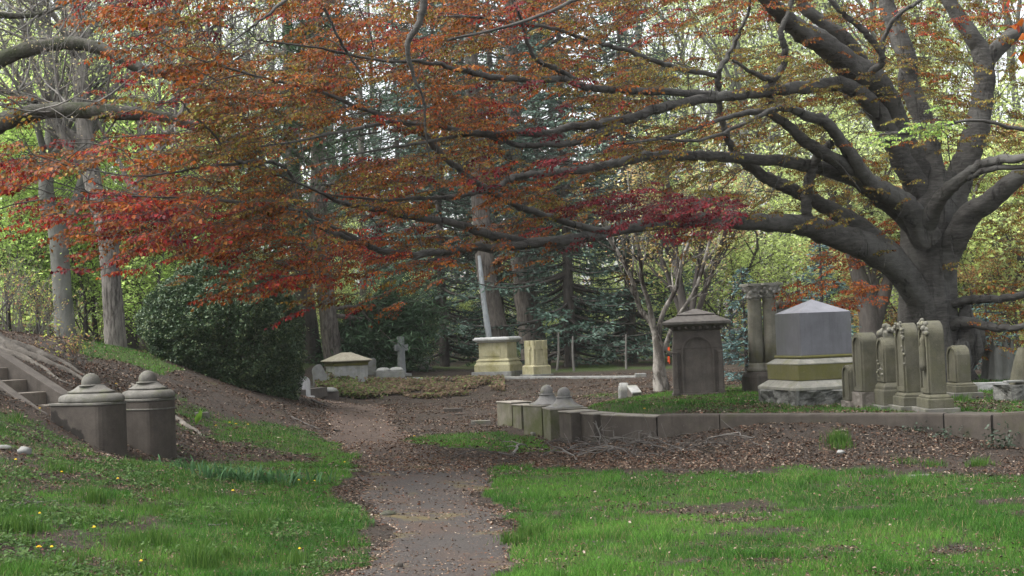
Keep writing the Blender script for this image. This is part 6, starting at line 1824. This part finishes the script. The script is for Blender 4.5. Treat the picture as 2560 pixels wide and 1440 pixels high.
    me = raw_mesh('crown', V, F.ravel(), np.arange(len(F)) * 3, False, np.vstack(LC)); obj('crown', me, M['leaf'], T)
    print('beech leaves', n)
    # near twig of leaves reaching in at the top right corner
    g2 = at(2700, -60, 6.5); T2 = thing('overhanging_twig', 'close twig of large green and red leaves hanging in at the top right corner', 'branch', g2)
    b = MB(); LV, LC = [], []
    for k, (a, c) in enumerate([((2700, -60), (2480, 10)), ((2700, 0), (2510, 70)), ((2700, 60), (2535, 135)), ((2690, -40), (2560, 90))]):
        A = at(*a, 6.5) - g2; E = at(*c, 6.3 + .1 * k) - g2; b.tube(cat([A, (A + E) / 2 + [0, 0, .02], E], 5), np.linspace(.004, .0015, 11), 5)
        for q in range(11):
            o = A + (E - A) * (.25 + .07 * q); d = unit((E - A) * .6 / np.linalg.norm(E - A) + r.normal(size=3) * .5 + [0, 0, -.5]); s = unit(np.cross(d, r.normal(size=3))); u = np.cross(s, d); L = .062 * r.uniform(.7, 1.2); w = L * .34
            LV.append([o, o + d * L * .42 + s * w + u * .1 * L, o + d * L, o + d * L * .42 - s * w + u * .1 * L, o + d * L * .5]); LC.append(np.repeat([YGR[0] * .6, RED[2] * .8, ORN[0]][r.integers(3)][None], 5, 0))
    obj('stem', b, M['beech_bark'], T2)
    V = np.array(LV).reshape(-1, 3); n = len(V) // 5; F = (np.arange(n)[:, None, None] * 5 + np.array([[0, 4, 1], [1, 4, 2], [2, 4, 3], [3, 4, 0]])[None]).reshape(-1, 3)
    obj('foliage', raw_mesh('foliage', V, F.ravel(), np.arange(len(F)) * 3, False, np.vstack(LC)), M['leaf'], T2)
# ------------------------------------------------------------------ light
def build_light():
    w = bpy.data.worlds.new("World"); scene.world = w; w.use_nodes = True
    nt = w.node_tree; nt.nodes.clear()
    sky = nt.nodes.new('ShaderNodeTexSky'); sky.sky_type = 'NISHITA'; sky.sun_disc = False
    sky.sun_elevation = R(56); sky.sun_rotation = R(SUN_AZ); sky.dust_density = 4; sky.air_density = 1.0; sky.ozone_density = 1
    hs = nt.nodes.new('ShaderNodeHueSaturation'); hs.inputs['Saturation'].default_value = .22; hs.inputs['Value'].default_value = 1.08
    bg = nt.nodes.new('ShaderNodeBackground'); bg.inputs['Strength'].default_value = SKY
    out = nt.nodes.new('ShaderNodeOutputWorld')
    nt.links.new(sky.outputs[0], hs.inputs['Color']); nt.links.new(hs.outputs[0], bg.inputs['Color']); nt.links.new(bg.outputs[0], out.inputs['Surface'])
    L = bpy.data.lights.new('sun', 'SUN'); L.energy = SUN; L.angle = R(45); L.color = (1, .98, .95)
    o = bpy.data.objects.new('sun', L); COL.objects.link(o)
    az = R(SUN_AZ); el = R(56)
    d = Vector((math.sin(az) * math.cos(el), math.cos(az) * math.cos(el), math.sin(el)))
    o.rotation_euler = d.to_track_quat('Z', 'Y').to_euler(); o.location = (0, 0, 40)
    vs = scene.view_settings; scene.display_settings.display_device = 'sRGB'
    vs.view_transform = 'Standard'; vs.look = 'None'; vs.exposure = EXPO; vs.gamma = 1; vs.use_curve_mapping = False
    c = scene.cycles
    c.max_bounces = 6; c.diffuse_bounces = 4; c.glossy_bounces = 2; c.transmission_bounces = 3; c.transparent_max_bounces = 6; c.volume_bounces = 1
    c.caustics_reflective = False; c.caustics_refractive = False
    c.use_denoising = True




def build_haze():
    b = MB(); b.box((0, 190, 17.5), (560, 500, 38)); t = NT('thin_air')
    p = t.n('VolumePrincipled'); p.inputs['Density'].default_value = HAZE; p.inputs['Color'].default_value = (.93, .95, .95, 1); p.inputs['Anisotropy'].default_value = .2
    t.l(p.outputs[0], t.out.inputs['Volume'])
    tag(obj('haze', b, t.m), 'thin pale air softening the far trees', 'haze', kind='stuff')


HAZE = .0003; SUN_AZ = -98; SKY = .15; SUN = 1.2; EXPO = 1.6
extra_mats()
build_ground(); build_grass(); build_litter(); build_small_ground_things(); build_wall_ivy()
build_left_stair(); build_kerbs(); build_headstones(); build_granite(); build_columns(); build_dark_monument(); build_far_tombs()
build_background(); build_undergrowth(); build_bush(); build_left_tree(); build_beech()
build_light()
if HAZE: build_haze()
